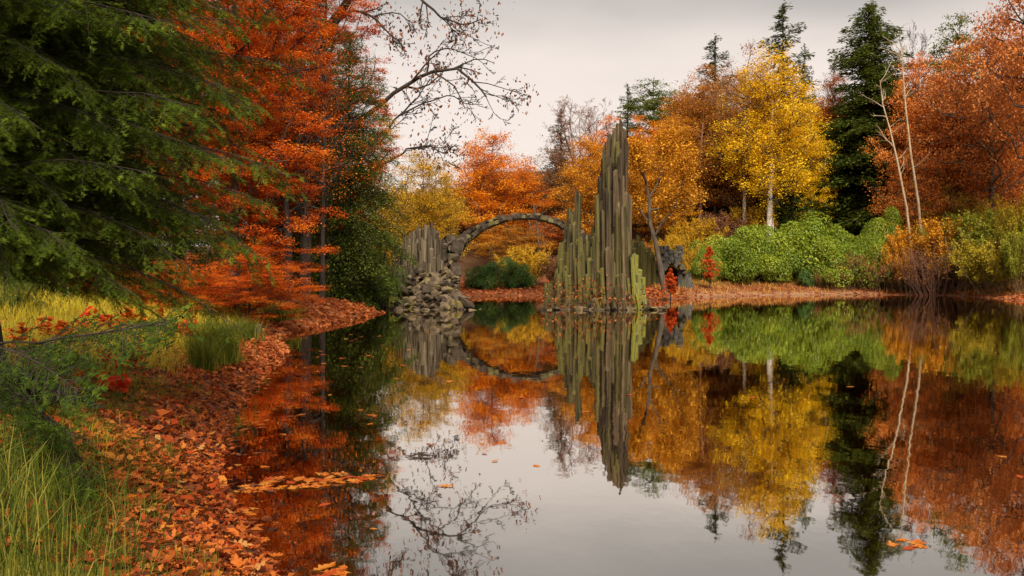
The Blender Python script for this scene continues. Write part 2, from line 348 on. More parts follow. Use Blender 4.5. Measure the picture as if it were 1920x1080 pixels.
M['basalt_lime'] = rock_mat('basalt_lime', [(.06, .06, .02), (.16, .16, .05), (.26, .25, .10)], 1.6, moss=(.22, .205, .03), moss_amt=.46, stretch=(6, 6, .3), obj_rand=.4, bump=.35)
M['basalt_grey'] = rock_mat('basalt_grey', [(.012, .008, .005), (.074, .055, .034), (.18, .140, .09)], 1.8, moss=(.24, .19, .06), moss_amt=.12, stretch=(6, 6, .22), obj_rand=.7, bump=.35)
M['boulder'] = rock_mat('boulder_rock', [(.012, .008, .005), (.065, .045, .027), (.165, .12, .074)], 2.2, moss=(.22, .17, .05), moss_amt=.22, obj_rand=.6, bump=.5)
M['bridge_stone'] = rock_mat('bridge_stone', [(.012, .008, .006), (.056, .040, .025), (.14, .105, .068)], 2.0, moss=(.20, .18, .06), moss_amt=.28, obj_rand=.7, bump=.5)
M['bridge_dark'] = rock_mat('grotto_stone', [(.03, .028, .024), (.07, .064, .055), (.12, .11, .10)], 2.5, moss=(.14, .13, .04), moss_amt=.25, obj_rand=.6, bump=.5)
def add_col(parent, base, top, rad, mat, k, name='column'):   # base / top in the parent's frame
    d = Vector(top) - Vector(base); o = link(name, COLS[k % len(COLS)], mat, parent, base)
    o.scale = (rad * 2, rad * 2, d.length); o.rotation_mode = 'QUATERNION'; o.rotation_quaternion = d.to_track_quat('Z', 'Y')
    return o

# the basalt spire standing in the lake
SD = 48.2; PXM = FPX / SD
def spire():
    rng = R(5); root = empty('basalt_spire', (P3(1117, 577, SD)[0], SD, 0), 0, 'tall spire of upright basalt columns rising from the lake', 'rock spire')
    X0 = root.location.x
    def c(xb, xt, yt, dy, wpx, mat, dyt=None):
        b = ((xb - 1117) / PXM, dy, -.7); D2 = SD + (dy if dyt is None else dyt); z = CAMH - (yt - HZ) / FPX * D2
        add_col(root, b, ((xt - 960) / FPX * D2 - X0, dy if dyt is None else dyt, z), wpx / PXM / 2, M[mat], int(rng.integers(99)))
    # back skyline: base x, top x, top row
    for xb, xt, yt, w, mt in [(1022, 1024, 531, 9, 'm'), (1030, 1033, 530, 10, 'm'), (1040, 1044, 522, 11, 'm'), (1046, 1052, 455, 12, 'm'), (1054, 1057, 452, 11, 'm'), (1058, 1063, 423, 12, 'm'), (1066, 1069, 392, 13, 'm'), (1071, 1074, 400, 11, 'm'),
            (1078, 1081, 358, 9, 'm'), (1084, 1087, 362, 9, 'm'), (1090, 1092, 446, 12, 'm'), (1098, 1100, 452, 12, 'm'), (1106, 1107, 440, 12, 'm'), (1111, 1114, 427, 13, 'm'),
            (1119, 1124, 334, 9, 'b'), (1124, 1129, 322, 10, 'b'), (1128, 1134, 268, 9, 'b'), (1132, 1141, 253, 11, 'b'), (1138, 1146, 248, 12, 'b'), (1143, 1151, 240, 12, 'b'), (1148, 1156, 243, 12, 'b'), (1154, 1160, 236, 12, 'b'),
            (1161, 1164.5, 225, 8, 'b'), (1163, 1168, 247, 12, 'b'), (1168, 1171, 238, 11, 'b'), (1174, 1175.5, 262, 9, 'b'), (1178, 1179, 364, 11, 'b'), (1182, 1181, 372, 9, 'b'),
            (1186, 1186, 478, 13, 'l'), (1195, 1193, 476, 12, 'l'), (1203, 1200, 506, 11, 'l'), (1208, 1206, 520, 10, 'l'), (1213, 1212, 556, 9, 'm')]:
        c(xb, xt, yt, rng.uniform(.5, 1.4), w * 1.0, {'m': 'basalt_mossy', 'b': 'basalt_brown', 'l': 'basalt_lime'}[mt])
    # nearer ranks, each lower than the one behind
    sky_x = [1016, 1040, 1050, 1062, 1080, 1095, 1112, 1122, 1135, 1150, 1165, 1176, 1184, 1200, 1216]
    sky_y = [548, 528, 462, 428, 400, 455, 440, 350, 275, 262, 262, 300, 420, 500, 562]
    for rank, (dy, f0, f1, n) in enumerate([(.1, .82, 1.0, 40), (-.4, .68, 1.0, 46), (-.85, .38, .98, 46), (-1.3, .16, .76, 42), (-1.75, .06, .4, 32)]):
        for q in range(n):
            xb = 1022 + (q + rng.uniform(.2, .8)) / n * 188; yt0 = np.interp(xb + 4, sky_x, sky_y); hgt = (577 - yt0) * rng.uniform(f0, f1)
            hgt = max(hgt, 14); lean = (1150 - xb) * hgt * .00035
            mt = 'l' if xb > 1184 else ('m' if xb < 1116 or rng.random() < .25 + .12 * rank else 'b')
            c(xb, xb + lean + rng.normal(0, 1.6), 577 - hgt, dy + rng.uniform(-.2, .2), rng.uniform(6.5, 11), {'m': 'basalt_mossy', 'b': 'basalt_brown', 'l': 'basalt_lime'}[mt])
    # skirt of thin rods and rubble at the waterline
    for q in range(34):
        xb = 1018 + q / 33 * 196; c(xb, xb, 565 + rng.uniform(-7, 7), -2.5 + .5 * rng.random() + .8 * (abs(xb - 1117) / 100) ** 2, rng.uniform(6, 10), 'basalt_mossy' if rng.random() < .6 else 'basalt_brown')
    for q in range(60):
        o = link('stone', ROCKS[q % 6] if q % 2 else SLABS[q % 4], M['boulder'], root, (rng.uniform(-3.0, 3.15), -2.75 + rng.uniform(-.25, .25) + .7 * 0, rng.uniform(-.02, .10)))
        s = rng.uniform(.18, .5); o.scale = (s * 1.3, s, s * .6); o.rotation_euler = tuple(rng.uniform(-.5, .5, 2)) + (rng.uniform(0, 6),)
    n = 420; PP = np.stack([rng.uniform(-3, 3, n), rng.uniform(-2.9, -1.6, n), np.abs(rng.normal(0, .55, n)) + .1], 1)
    PP = np.concatenate([PP, np.stack([rng.normal(-1.2, 1.0, 420), rng.uniform(-2.4, -1.5, 420), np.abs(rng.normal(.6, .7, 420))], 1)])
    V, F = leaves(PP, rng.uniform(.08, .19, len(PP)), rng, up=.3); o = link('ivy_leaves', mk('ivy_leaves', V, F, rng.random(len(F))), LMAT('litter'), root); o['kind'] = 'stuff'
    return root
spire()

# the columns beside the bridge's west foot
def pier_columns():
    rng = R(9); D = 58.5; px = FPX / D
    root = empty('basalt_column_cluster', (P3(785, 560, D)[0], D, 0), 0, 'pale grey basalt columns at the left foot of the arched bridge', 'rock columns')
    def c(x, yt, yb, dy, w): add_col(root, ((x - 785) / px, dy, CAMH - (yb - HZ) / px - .2), ((x - 785 + rng.uniform(-1, 1)) / px, dy, CAMH - (yt - HZ) / px), w / px / 2, M['basalt_grey'], int(rng.integers(99)))
    for x in np.arange(736, 826, 5.5): c(x, np.interp(x, [736, 760, 790, 805, 815, 826], [472, 440, 425, 419, 428, 452]) + rng.uniform(-7, 7), 562, rng.uniform(.3, .9), rng.uniform(7, 10))
    for dy, f0, f1 in ((0., 6, 30), (-.6, 22, 55), (-1.2, 45, 80)):
        for x in np.arange(738, 830, 6.0):
            x2 = x + rng.uniform(-2, 2); c(x2, np.interp(x2, [736, 790, 812, 830], [462, 424, 424, 470]) + rng.uniform(f0, f1), 562, dy + rng.uniform(-.2, .2), rng.uniform(6, 10))
pier_columns()

def rock_pile():
    rng = R(12); root = empty('rock_pile', (P3(805, 580, 50.4)[0], 50.4, 0), 0, 'heap of tumbled boulders in the water below the pale columns', 'rock pile')
    X0 = root.location.x; n = 0
    for row, (D, y0, y1, xa, xb, k) in enumerate([(57, 503, 518, 765, 850, 22), (54.6, 510, 530, 750, 858, 26), (52.2, 522, 545, 742, 862, 32), (49.9, 535, 558, 738, 868, 36), (48, 550, 568, 735, 874, 38), (46.6, 564, 576, 735, 880, 36), (45.8, 576, 580, 742, 905, 24)]):
        for q in range(k):
            x = xa + (xb - xa) * (q + rng.uniform(.1, .9)) / k; t = abs((x - 805) / 75.); y = min(y0 + (y1 - y0) * rng.random() + 14 * max(0, t - .3) * (row < 5), 579)
            p = P3(x, y, D + rng.uniform(-.6, .6)); s = rng.uniform(.42, .95) * (1.0 if row < 6 else .75)
            o = link('stone', (SLABS[n % 4] if rng.random() < .6 else ROCKS[n % 6]), M['boulder'], root, (p[0] - X0, p[1] - 50.4, p[2] - .15)); n += 1
            sl_ = 1.5 if o.data.name.startswith('stone') and rng.random() < .4 else 1.0
            o.scale = (s * sl_, s, s * rng.uniform(.7, 1.0)); o.rotation_euler = tuple(rng.uniform(-.7, .7, 2)) + (rng.uniform(0, 6.28),)
    bm = bmesh.new()                                                # the rubble core the boulders lie on
    prof = [(57, 2.8, 1.9), (53.2, 3.1, 1.2), (50.4, 3.2, .65), (47.6, 3.3, .1), (46.2, 3.4, -.3)]
    rows = []
    for D, w, z in prof:
        rows.append([bm.verts.new(((790 + 14 - 960) / FPX * D - X0 + w * .6 * math.cos(a), D - 50.4, -.5 + max(z, .05) * math.sin(a))) for a in np.linspace(math.pi, 0, 9)])
    for a, b in zip(rows, rows[1:]):
        for j in range(8): bm.faces.new([a[j], a[j + 1], b[j + 1], b[j]])
    me = bpy.data.meshes.new('rubble_core'); bm.to_mesh(me); bm.free(); link('rubble_core', me, M['boulder'], root)
rock_pile()

# the arched bridge
def bridge():
    rng = R(21); D = 69.0; px = FPX / D; cx = (985 - 960) / px; cz = CAMH - (558 - HZ) / px; Rin = 147.5 / px
    root = empty('arched_stone_bridge', (cx, D, 0), 0, 'half circle arched bridge of rough basalt stones over the lake', 'bridge')
    n = 56
    def stone(th, rad, y, sx, sy, sz, mat='bridge_stone', rr=.08):
        o = link('stone', BLOCKS[int(rng.integers(6))], M[mat], root, (math.cos(th) * rad, y, cz + math.sin(th) * rad))
        o.scale = (sx, sy, sz); o.rotation_euler = (rng.uniform(-rr, rr), math.pi / 2 - th + rng.uniform(-rr, rr), rng.uniform(-rr, rr))
    for q in range(n):
        th = math.pi * (q + .5) / n; haunch = (abs(math.cos(th))) ** 3
        t1 = .26 + .20 * haunch; seg = math.pi * Rin / n * 1.10
        for y in (-.75, .0, .75):
            stone(th + rng.uniform(-.006, .006), Rin + t1 / 2 + rng.uniform(-.02, .02), y, seg, .80, t1)
        t2 = .15 + .9 * haunch * (1 if th > 1.57 else .6)
        stone(th + rng.uniform(-.012, .012), Rin + t1 + t2 / 2 - .03 + rng.uniform(-.03, .05), -.62 + rng.uniform(-.08, .05), seg * rng.uniform(.8, 1.35), .95, t2 * rng.uniform(.6, 1.5), rr=.22)
        stone(th + rng.uniform(-.01, .01), Rin + t1 + t2 / 2 - .05, .50, seg * 1.05, 1.2, t2 * rng.uniform(.7, 1.0))
    V = []
    # rough masonry of the left pier
    for y in range(8):
        row = 452 + y * 15
        for x in range(5):
            p = P3(822 + x * 9.0 - y * 1.2 + rng.uniform(-2, 2), row + rng.uniform(-3, 3), D - 6.0 + y * -.35 + rng.uniform(-.3, .3))
            o = link('stone', (ROCKS + BLOCKS)[int(rng.integers(12))], M['bridge_stone'], root, (p[0] - cx, p[1] - D, p[2])); s = rng.uniform(.5, .85)
            o.scale = (s, s * 1.6, s * rng.uniform(.8, 1.3)); o.rotation_euler = tuple(rng.uniform(-.3, .3, 3))
    for q in range(16):                                             # the haunch where pier and arch meet
        u = q / 15; p = P3(848 + 32 * u + rng.uniform(-3, 3), 470 - 26 * u + rng.uniform(-9, 9) * (1 - u * .6), D - 4.5 + 3.6 * u)
        o = link('stone', ROCKS[q % 6], M['bridge_stone'], root, (p[0] - cx, p[1] - D, p[2])); s = rng.uniform(.55, .9); o.scale = (s, s * 1.5, s); o.rotation_euler = tuple(rng.uniform(-.5, .5, 3))
bridge()

# the grotto on the far bank right of the spire
def grotto():
    rng = R(31); D = 70.5; px = FPX / D
    root = empty('stone_grotto', (P3(1255, 560, D)[0], D, 0), 0, 'dark stone grotto arch with basalt column walls right of the spire', 'grotto')
    X0 = root.location.x; zb = .1
    def z(y): return CAMH - (y - HZ) / px
    for x in np.concatenate([np.arange(1190, 1238, 4.2), np.arange(1274, 1300, 4.5)]):
        for dy in (0, .7):
            yt = np.interp(x, [1190, 1200, 1225, 1236, 1274, 1300], [448, 446, 470, 505, 500, 515]) + rng.uniform(-6, 6) + 12 * (dy == 0)
            add_col(root, ((x - 1255) / px, dy, zb - .4), ((x - 1255) / px + rng.uniform(-.05, .05), dy, z(yt)), rng.uniform(7, 10) / px / 2, M['basalt_mossy'] if x < 1262 else M['bridge_dark'], int(rng.integers(99)))
    cxp, cyp, rr = 1259, 516, 16 / px
    for q in range(11):
        th = math.pi * (q + .5) / 11; p = P3(cxp, cyp, D)
        o = link('arch_stone', (BLOCKS + ROCKS)[int(rng.integers(12))], M['bridge_dark'], root, (p[0] - X0 + math.cos(th) * (rr + .32), -.2, p[2] + math.sin(th) * (rr + .32)))
        o.scale = (.33 * rng.uniform(.8, 1.1), 1.0, .5 * rng.uniform(.8, 1.3)); o.rotation_euler = (rng.uniform(-.1, .1), math.pi / 2 - th + rng.uniform(-.1, .1), rng.uniform(-.1, .1))
    for x in range(10):
        for y in range(4):
            if y == 3 and rng.random() < .35: continue
            o = link('stone', BLOCKS[(x * 3 + y) % 6], M['bridge_dark'], root, ((1239 + x * 4.3 - 1255) / px + rng.uniform(-.05, .05), .35 + rng.uniform(-.1, .1), z(486 - y * 7)))
            o.scale = (.30, .7, .34); o.rotation_euler = tuple(rng.uniform(-.12, .12, 3))
    V = []; F = []
    p = P3(cxp, cyp, D); k = 12                                      # the passage running back into the bank
    for yy in (0.0, 4.0):
        V.append((p[0] - X0 + rr, yy, -.3))
        for th in np.linspace(0, math.pi, k): V.append((p[0] - X0 + math.cos(th) * rr, yy, p[2] + math.sin(th) * rr))
        V.append((p[0] - X0 - rr, yy, -.3))
    m = k + 2
    for j in range(m - 1): F.append((j, j + 1, m + j + 1, m + j))
    c0 = len(V); V.append((p[0] - X0, 4.0, .3))
    for j in range(m - 1): F.append((m + j, m + j + 1, c0, c0))
    me = bpy.data.meshes.new('passage'); me.from_pydata(V, [], [f if f[2] != f[3] else f[:3] for f in F]); link('passage', me, M['bridge_dark'], root)
grotto()

# ------------------------------------------------------------------ tree makers
def wig(rng, p, d, L, n, wob, trop):
    pts = [np.array(p, float)]; d = nrm(np.array(d, float))
    for _ in range(n - 1):
        d = nrm(d + rng.normal(0, wob, 3) + np.array([0, 0, trop])); pts.append(pts[-1] + d * L / (n - 1))
    return np.array(pts)
def branch_out(rng, path, r0, r1, level, out, tips, kids, lenf, spread, trop, wob, npt=5, start=.25):
    out.append((path, np.linspace(r0, r1, len(path))))
    L = np.linalg.norm(np.diff(path, axis=0), axis=1).sum()
    if level <= 0:
        tips.append(path); return
    for _ in range(kids[level - 1]):
        s = start + (1 - start) * rng.random() ** .8; f = s * (len(path) - 1); i = min(int(f), len(path) - 2); q = path[i] + (path[i + 1] - path[i]) * (f - i)
        t = nrm(path[i + 1] - path[i]); perp = nrm(np.cross(t, rng.normal(size=3))); d = t * math.cos(spread) + perp * math.sin(spread) * rng.uniform(.6, 1.3)
        rr = (r0 + (r1 - r0) * s) * .6
        branch_out(rng, wig(rng, q, d, L * lenf * rng.uniform(.55, 1.15) * (1.15 - .5 * s), npt, wob, trop), rr, rr * .4, level - 1, out, tips, kids, lenf, spread, trop, wob, npt, .15)
TEMPL = {}
def decid(name, seed, H, W, cb, n_nodes, n_leaf, leaf, tr=.22, flat=.55, clump=.10, up=.5, lean=0.0, skew=0., pw=.5, twig=5, shape=1.0, low=0.0, split=False):
    rng = R(seed); zc = H * (cb + (1 - cb) * .48); hh = H * (1 - cb) * .52
    C = []; tries = 0; md = W * .42 / n_nodes ** .34
    while len(C) < n_nodes and tries < n_nodes * 30:
        tries += 1; u = nrm(rng.normal(size=3)); r = rng.random() ** pw
        az = math.atan2(u[1], u[0]); lump = 1 + .16 * math.sin(3 * az + seed) + .14 * math.sin(5 * u[2] * 2 + seed * 2 + az * 2)
        t = u[2] * r; wz = (1 - .35 * shape * max(t, 0)) if t > 0 else (1 + low * -t)
        c = np.array([u[0] * r * W / 2 * lump * wz + lean * (zc + t * hh) / H * H * .1, u[1] * r * W / 2 * lump * wz, zc + t * hh * (1 + .1 * math.sin(az * 2 + seed))])
        if all(np.linalg.norm(c - q) > md for q in C): C.append(c)
        elif tries % 6 == 0: md *= .985
    C = np.array(C)
    ztop = zc + hh * .75; k = 9; tz = np.linspace(0, ztop, k); tp = np.stack([lean * tz * .1 + np.cumsum(rng.normal(0, .05, k)) * H / 14, np.cumsum(rng.normal(0, .05, k)) * H / 14, tz], 1); tp[0, :2] = 0
    trr = tr * (1 - tz / ztop * .85); trr[0] *= 1.35
    paths = [(tp, trr)]
    fine = np.array([tp[0] + 0] * 0 + [np.array([np.interp(z, tz, tp[:, q]) for q in range(3)]) for z in np.linspace(H * cb * .75, ztop, 16)])
    nodes_ = list(fine); dist0 = list(np.zeros(len(fine))); par = [-1] * len(fine); order = np.argsort([np.min(np.linalg.norm(fine - c, axis=1)) for c in C])
    for ci in order:
        c = C[ci]; A = np.array(nodes_); d = np.linalg.norm(A - c, axis=1); below = np.maximum(A[:, 2] - c[2] + .25 * d, 0)
        j = int(np.argmin(d + .45 * np.array(dist0) + 1.2 * below)); nodes_.append(c); dist0.append(dist0[j] + d[j]); par.append(j)
    cnt = np.ones(len(nodes_))
    for q in range(len(nodes_) - 1, len(fine) - 1, -1): cnt[par[q]] += cnt[q]
    rad = np.minimum(tr * .75 * np.sqrt(cnt / n_nodes) + .012 * H / 14, tr * .55)
    twp = []
    for q in range(len(fine), len(nodes_)):
        a, b = nodes_[par[q]], nodes_[q]; L = np.linalg.norm(b - a); m1 = a + (b - a) * .35 + rng.normal(0, .06, 3) * L + np.array([0, 0, -.05 * L]); m2 = a + (b - a) * .7 + rng.normal(0, .06, 3) * L
        rp = min(rad[par[q]] if par[q] >= len(fine) else tr * .4, rad[q] * 1.35); paths.append((np.array([a, m1, m2, b]), np.array([rp, rp * .85 + rad[q] * .15, rad[q] * 1.05, rad[q] * .9])))
        for _ in range(twig):
            d = nrm(nrm(b - tp[k // 2]) * .5 + rng.normal(size=3) * .7); twp.append((wig(rng, b, d, W * clump * rng.uniform(.8, 1.8), 4, .25, 0.), np.linspace(.014, .004, 4) * H / 14))
    V1, F1 = tube_list(paths[:1] if split else paths, 8 if split else 6); V2, F2 = tube_list(twp, 3) if twp else (np.zeros((0, 3)), np.zeros((0, 4), int))
    trunk = mk(name + '_trunk', *((V1, F1) if split else cat([(V1, F1), (V2, F2)])), smooth=True)
    br = mk(name + '_branches', *cat([tube_list(paths[1:], 5), (V2, F2)]), smooth=True) if split else None
    crown = None
    if n_leaf:
        w = rng.uniform(.4, 1.4, len(C)); own = rng.choice(len(C), n_leaf, p=w / w.sum()); cs = W * clump
        # each clump is several sprays, so it has an uneven edge
        ns = 7; sp = C[:, None, :] + rng.normal(size=(len(C), ns, 3)) * np.array([cs, cs, cs * flat]) * .85
        si = rng.integers(0, ns, n_leaf)
        Pp = sp[own, si] + rng.normal(size=(n_leaf, 3)) * np.array([cs, cs, cs * flat * .8]) * .48
        ct = rng.random(len(C)); st = rng.random((len(C), ns))
        tint = np.clip(.42 * ct[own] + .28 * st[own, si] + .42 * rng.random(n_leaf) - .06, 0, 1)
        V, F = leaves(Pp, leaf * rng.uniform(.6, 1.35, n_leaf), rng, up=up); crown = mk(name + '_crown', V, F, tint)
    TEMPL[name] = (trunk, crown, H, W, br)
def spruce(name, seed, H, W, nb, cards, tr=.2, base=.05, droop=.45, sparse=0., cl=.42, power=.85):
    rng = R(seed); paths = [(np.stack([np.cumsum(rng.normal(0, .02, 8)), np.cumsum(rng.normal(0, .02, 8)), np.linspace(0, H, 8)], 1), np.linspace(tr, .015, 8))]
    Ps, Ax, Sz, Ti = [], [], [], []
    for b in range(nb):
        t = base + (1 - base) * (b + rng.random()) / nb; t = 1 - (1 - t) ** 1.0; az = rng.uniform(0, 6.283); L = (W / 2 * (1 - t) ** power + .18) * rng.uniform(.48, 1.2)
        if rng.random() < sparse: L *= .4
        d = np.array([math.cos(az), math.sin(az), 0]); sd_ = np.array([-d[1], d[0], 0]); s = np.linspace(0, 1, 5)
        upk = .35 * t; pth = np.array([0, 0, H * t]) + d * (L * s)[:, None] + np.array([0, 0, 1]) * (L * ((upk + .12) * s - droop * (1 - .6 * t) * s ** 2))[:, None]
        paths.append((pth, np.linspace(.045 * (1 - t) + .012, .006, 5)))
        m = max(6, int(cards * (L / (W / 2)) ** 1.1)); u = rng.random(m) ** .75 * .97 + .03; lat = rng.normal(0, 1, m) * (.06 + .20 * (1 - u) * u * 2.2) * L
        q = np.array([0, 0, H * t]) + d * (L * u)[:, None] + sd_ * lat[:, None] + np.array([0, 0, 1]) * (L * ((upk + .12) * u - droop * (1 - .6 * t) * u ** 2) - np.abs(lat) * .35 + rng.normal(0, .15, m))[:, None]
        a = d * .8 + sd_ * (np.sign(lat) * rng.uniform(.2, .9, m))[:, None] + np.array([0, 0, 1]) * (-.35 - .35 * rng.random(m))[:, None] + rng.normal(0, .2, (m, 3))
        Ps.append(q); Ax.append(a); Sz.append(cl * rng.uniform(.5, 1.2, m) * (.55 + .5 * (1 - t))); Ti.append(np.clip(.3 * rng.random() + .45 * rng.random(m) + .25 * u, 0, 1))
    Pq = np.concatenate(Ps); V, F = leaves(Pq, np.concatenate(Sz), rng, up=.45, aspect=.34, axis=np.concatenate(Ax))
    TEMPL[name] = (mk(name + '_trunk', *tube_list(paths, 5), smooth=True), mk(name + '_crown', V, F, np.concatenate(Ti)), H, W)
def bare(name, seed, H, kids, spread=.6, trunk_f=.45, tr=.2, n_leaf=0, leaf=.15, wob=.13, r_twig=1.0, lean=0.):
    rng = R(seed); out, tips = [], []
    tk = wig(rng, (0, 0, 0), (lean, 0, 1), H * .8, 9, .05, .02); out.append((tk, np.linspace(tr, tr * .18, 9)))
    for q in range(kids[-1]):
        s = trunk_f + (1 - trunk_f) * (q + rng.random()) / kids[-1]; f = s * 8; i = min(int(f), 7); p = tk[i] + (tk[i + 1] - tk[i]) * (f - i); az = q * 2.4 + rng.uniform(-.5, .5)
        d = np.array([math.cos(az) * math.sin(spread), math.sin(az) * math.sin(spread), math.cos(spread)]); L = H * .38 * (1.25 - .75 * (s - trunk_f) / (1 - trunk_f))
        r = tr * (1 - .8 * s) * .55; branch_out(rng, wig(rng, p, d, L, 6, wob, .05), r, r * .35, len(kids) - 1, out, tips, kids[:-1], .48, .65, .04, wob)
    out = [(p, np.maximum(r, .009 * r_twig * H / 14)) for p, r in out]
    big = [x for x in out if x[1][0] > .035]; sm = [x for x in out if x[1][0] <= .035]
    trunk = mk(name + '_trunk', *cat([tube_list(big, 6)] + ([tube_list(sm, 3)] if sm else [])), smooth=True); crown = None
    A = np.concatenate(tips); W = np.ptp(np.concatenate([p for p, _ in out])[:, 0]); Hh = A[:, 2].max()
    if n_leaf:
        q = A[rng.integers(0, len(A), n_leaf)] + rng.normal(0, .10, (n_leaf, 3)); V, F = leaves(q, leaf * rng.uniform(.6, 1.3, n_leaf), rng, up=.2); crown = mk(name + '_crown', V, F, rng.random(n_leaf))
    TEMPL[name] = (trunk, crown, Hh, W)
def bush(name, seed, W, Dp, H, lumps, n_leaf, leaf, lump=.20, up=.55):
    rng = R(seed); C = []
    for _ in range(lumps):
        u = nrm(rng.normal(size=3)); u[2] = abs(u[2]); r = rng.random() ** .35
        C.append(np.array([u[0] * W / 2 * r * .86, u[1] * Dp / 2 * r * .86, (u[2] * r * .84 + .10) * H * (1 + .15 * math.sin(u[0] * 5 + seed))]))
    C = np.array(C); rl = rng.uniform(.6, 1.25, lumps) * lump * H; own = rng.integers(0, lumps, n_leaf)
    u = nrm(rng.normal(size=(n_leaf, 3)) + np.array([0, 0, .35])); rr = rng.random(n_leaf) ** .13
    Pp = C[own] + u * (rl[own] * rr)[:, None] * np.array([1.15, 1.15, .85]); Pp[:, 2] = np.maximum(Pp[:, 2], .05)
    Nn = nrm(u * .55 + np.array([0, 0, up]) + rng.normal(0, .38, (n_leaf, 3))); ct = rng.random(lumps)
    V, F = leaves(Pp, leaf * rng.uniform(.6, 1.3, n_leaf), rng, N=Nn, aspect=.42, fold=.06)
    crown = mk(name + '_crown', V, F, np.clip(.55 * ct[own] + .45 * rng.random(n_leaf), 0, 1))
    st = []
    for c in C[::2]:
        b = np.array([c[0] * .25, c[1] * .25, -.2]); st.append((np.array([b, b * .5 + c * .5 + np.array([0, 0, -.1 * H]), c]), np.array([.05, .035, .02]) * H / 2))
    TEMPL[name] = (mk(name + '_stems', *tube_list(st, 5), smooth=True), crown, H, W)
def twiggy(name, seed, W, H, stems, n_leaf, leaf, top=.5, kids=(4, 5), rt=.010):
    rng = R(seed); out, tips = [], []
    for _ in range(stems):
        a = rng.uniform(0, 6.283); sp_ = rng.random() ** .6 * .85; d = np.array([math.cos(a) * sp_, math.sin(a) * sp_, 1.0]); b = np.array([math.cos(a), math.sin(a), 0]) * rng.random() ** .7 * W * .34
        branch_out(rng, wig(rng, b, d, H * rng.uniform(.6, 1.0), 6, .10, .02), .022, .008, len(kids), out, tips, kids, .40, .45, .03, .12)
    out = [(p, np.maximum(r, rt)) for p, r in out]
    A = np.concatenate(tips); Hh = np.percentile(A[:, 2], 99); Ww = np.percentile(A[:, 0], 98) - np.percentile(A[:, 0], 2); crown = None
    if n_leaf:
        A = np.concatenate([A] + [p[2:] for p, _ in out[::3]]); A = A[A[:, 2] > np.percentile(A[:, 2], 100 * (1 - top))]; q = A[rng.integers(0, len(A), n_leaf)] + rng.normal(0, .07, (n_leaf, 3)) * H / 2
        V, F = leaves(q, leaf * rng.uniform(.6, 1.3, n_leaf), rng, up=.3); crown = mk(name + '_crown', V, F, np.clip(rng.normal(.5, .25, n_leaf), 0, 1))
    TEMPL[name] = (mk(name + '_stems', *tube_list(out, 3), smooth=True), crown, Hh, Ww)

def place(name, tpl, x, D, ytop, w, crown, bark, label, cat_='tree', group=None, rz=None, sink=.1, X=None, woody='trunk', zb=None, dx=0., dscale=None):
    """tree whose foot stands on the ground at photo column x, distance D; its top reaches photo row ytop, it is w photo pixels wide"""
    tr, cr_, H, W = TEMPL[tpl][:4]; Xw = (x - 960) / FPX * D if X is None else X
    zg = gz(Xw, D) - sink if zb is None else zb; ztop = CAMH - (ytop - HZ) / FPX * D; sz = max(ztop - zg, .3) / H; sx = (w / FPX * D) / W if w else sz
    rz = random.Random(x * 7 + D).uniform(0, 6.28) if rz is None else rz
    o = empty(name, (Xw, D, zg), rz, label, cat_, group); o.scale = (sx, sx if dscale is None else sx * dscale, sz)
    if dx: o.rotation_euler = (0, dx, rz)
    link(woody, tr, M[bark], o)
    if len(TEMPL[tpl]) > 4 and TEMPL[tpl][4] is not None: link('branches', TEMPL[tpl][4], M['bark'], o)
    if cr_ is not None and crown: link('crown', cr_, LMAT(crown), o)
    return o
# ------------------------------------------------------------------ tree kinds
decid('broad', 1, 14, 11, .14, 130, 36000, .21, clump=.075)
decid('broad2', 2, 14, 11, .10, 120, 34000, .21, clump=.078, flat=.45)
decid('tall', 3, 16, 8, .18, 110, 28000, .20, clump=.085, shape=1.3)
decid('airy', 4, 14, 10, .14, 120, 14000, .20, clump=.075, twig=9)
decid('birch_full', 6, 16, 8, .27, 130, 32000, .17, tr=.27, clump=.075, flat=.9, lean=.35, shape=1.2, low=.1, split=True)
decid('birch_thin', 7, 16, 8, .26, 110, 13000, .18, tr=.22, clump=.085, flat=.9, lean=-.2, twig=9, split=True)
decid('broad_red', 8, 14, 13, .30, 110, 24000, .21, clump=.066, flat=.4, tr=.3)
spruce('spruce', 11, 20, 7.0, 380, 240, droop=.6, cl=.45, power=.45)
spruce('spruce2', 12, 20, 6.4, 170, 130, droop=.42, sparse=.2, cl=.5, power=.65)
spruce('spruce_top', 13, 20, 5.5, 170, 110, droop=.25, sparse=.2, cl=.5, power=.55)
decid('pine', 14, 18, 7, .55, 45, 9000, .26, clump=.10, flat=.4, tr=.25)
bare('bare1', 15, 14, (4, 6, 6, 12), spread=.62, trunk_f=.3)
bare('bare2', 16, 14, (4, 5, 6, 10), spread=.5, trunk_f=.35)
bush('rhodo', 20, 9, 6, 4.2, 46, 26000, .20, lump=.23)
bush('rhodo2', 21, 8, 6, 4.2, 36, 22000, .20, lump=.25)
bush('lowbush', 22, 3, 3, 1.6, 26, 7000, .13, lump=.26)
bush('yew', 26, 8, 6, 4.6, 60, 42000, .10, lump=.17)
bush('yew_cone', 27, 4, 4, 6.0, 80, 36000, .10, lump=.14)
bush('conebush', 23, 4, 4, 6.0, 70, 16000, .20, lump=.15)
twiggy('twiggy', 24, 4, 3, 80, 4500, .09, top=.97)
twiggy('twiggy_leafy', 25, 4, 3, 56, 22000, .13, top=.97)

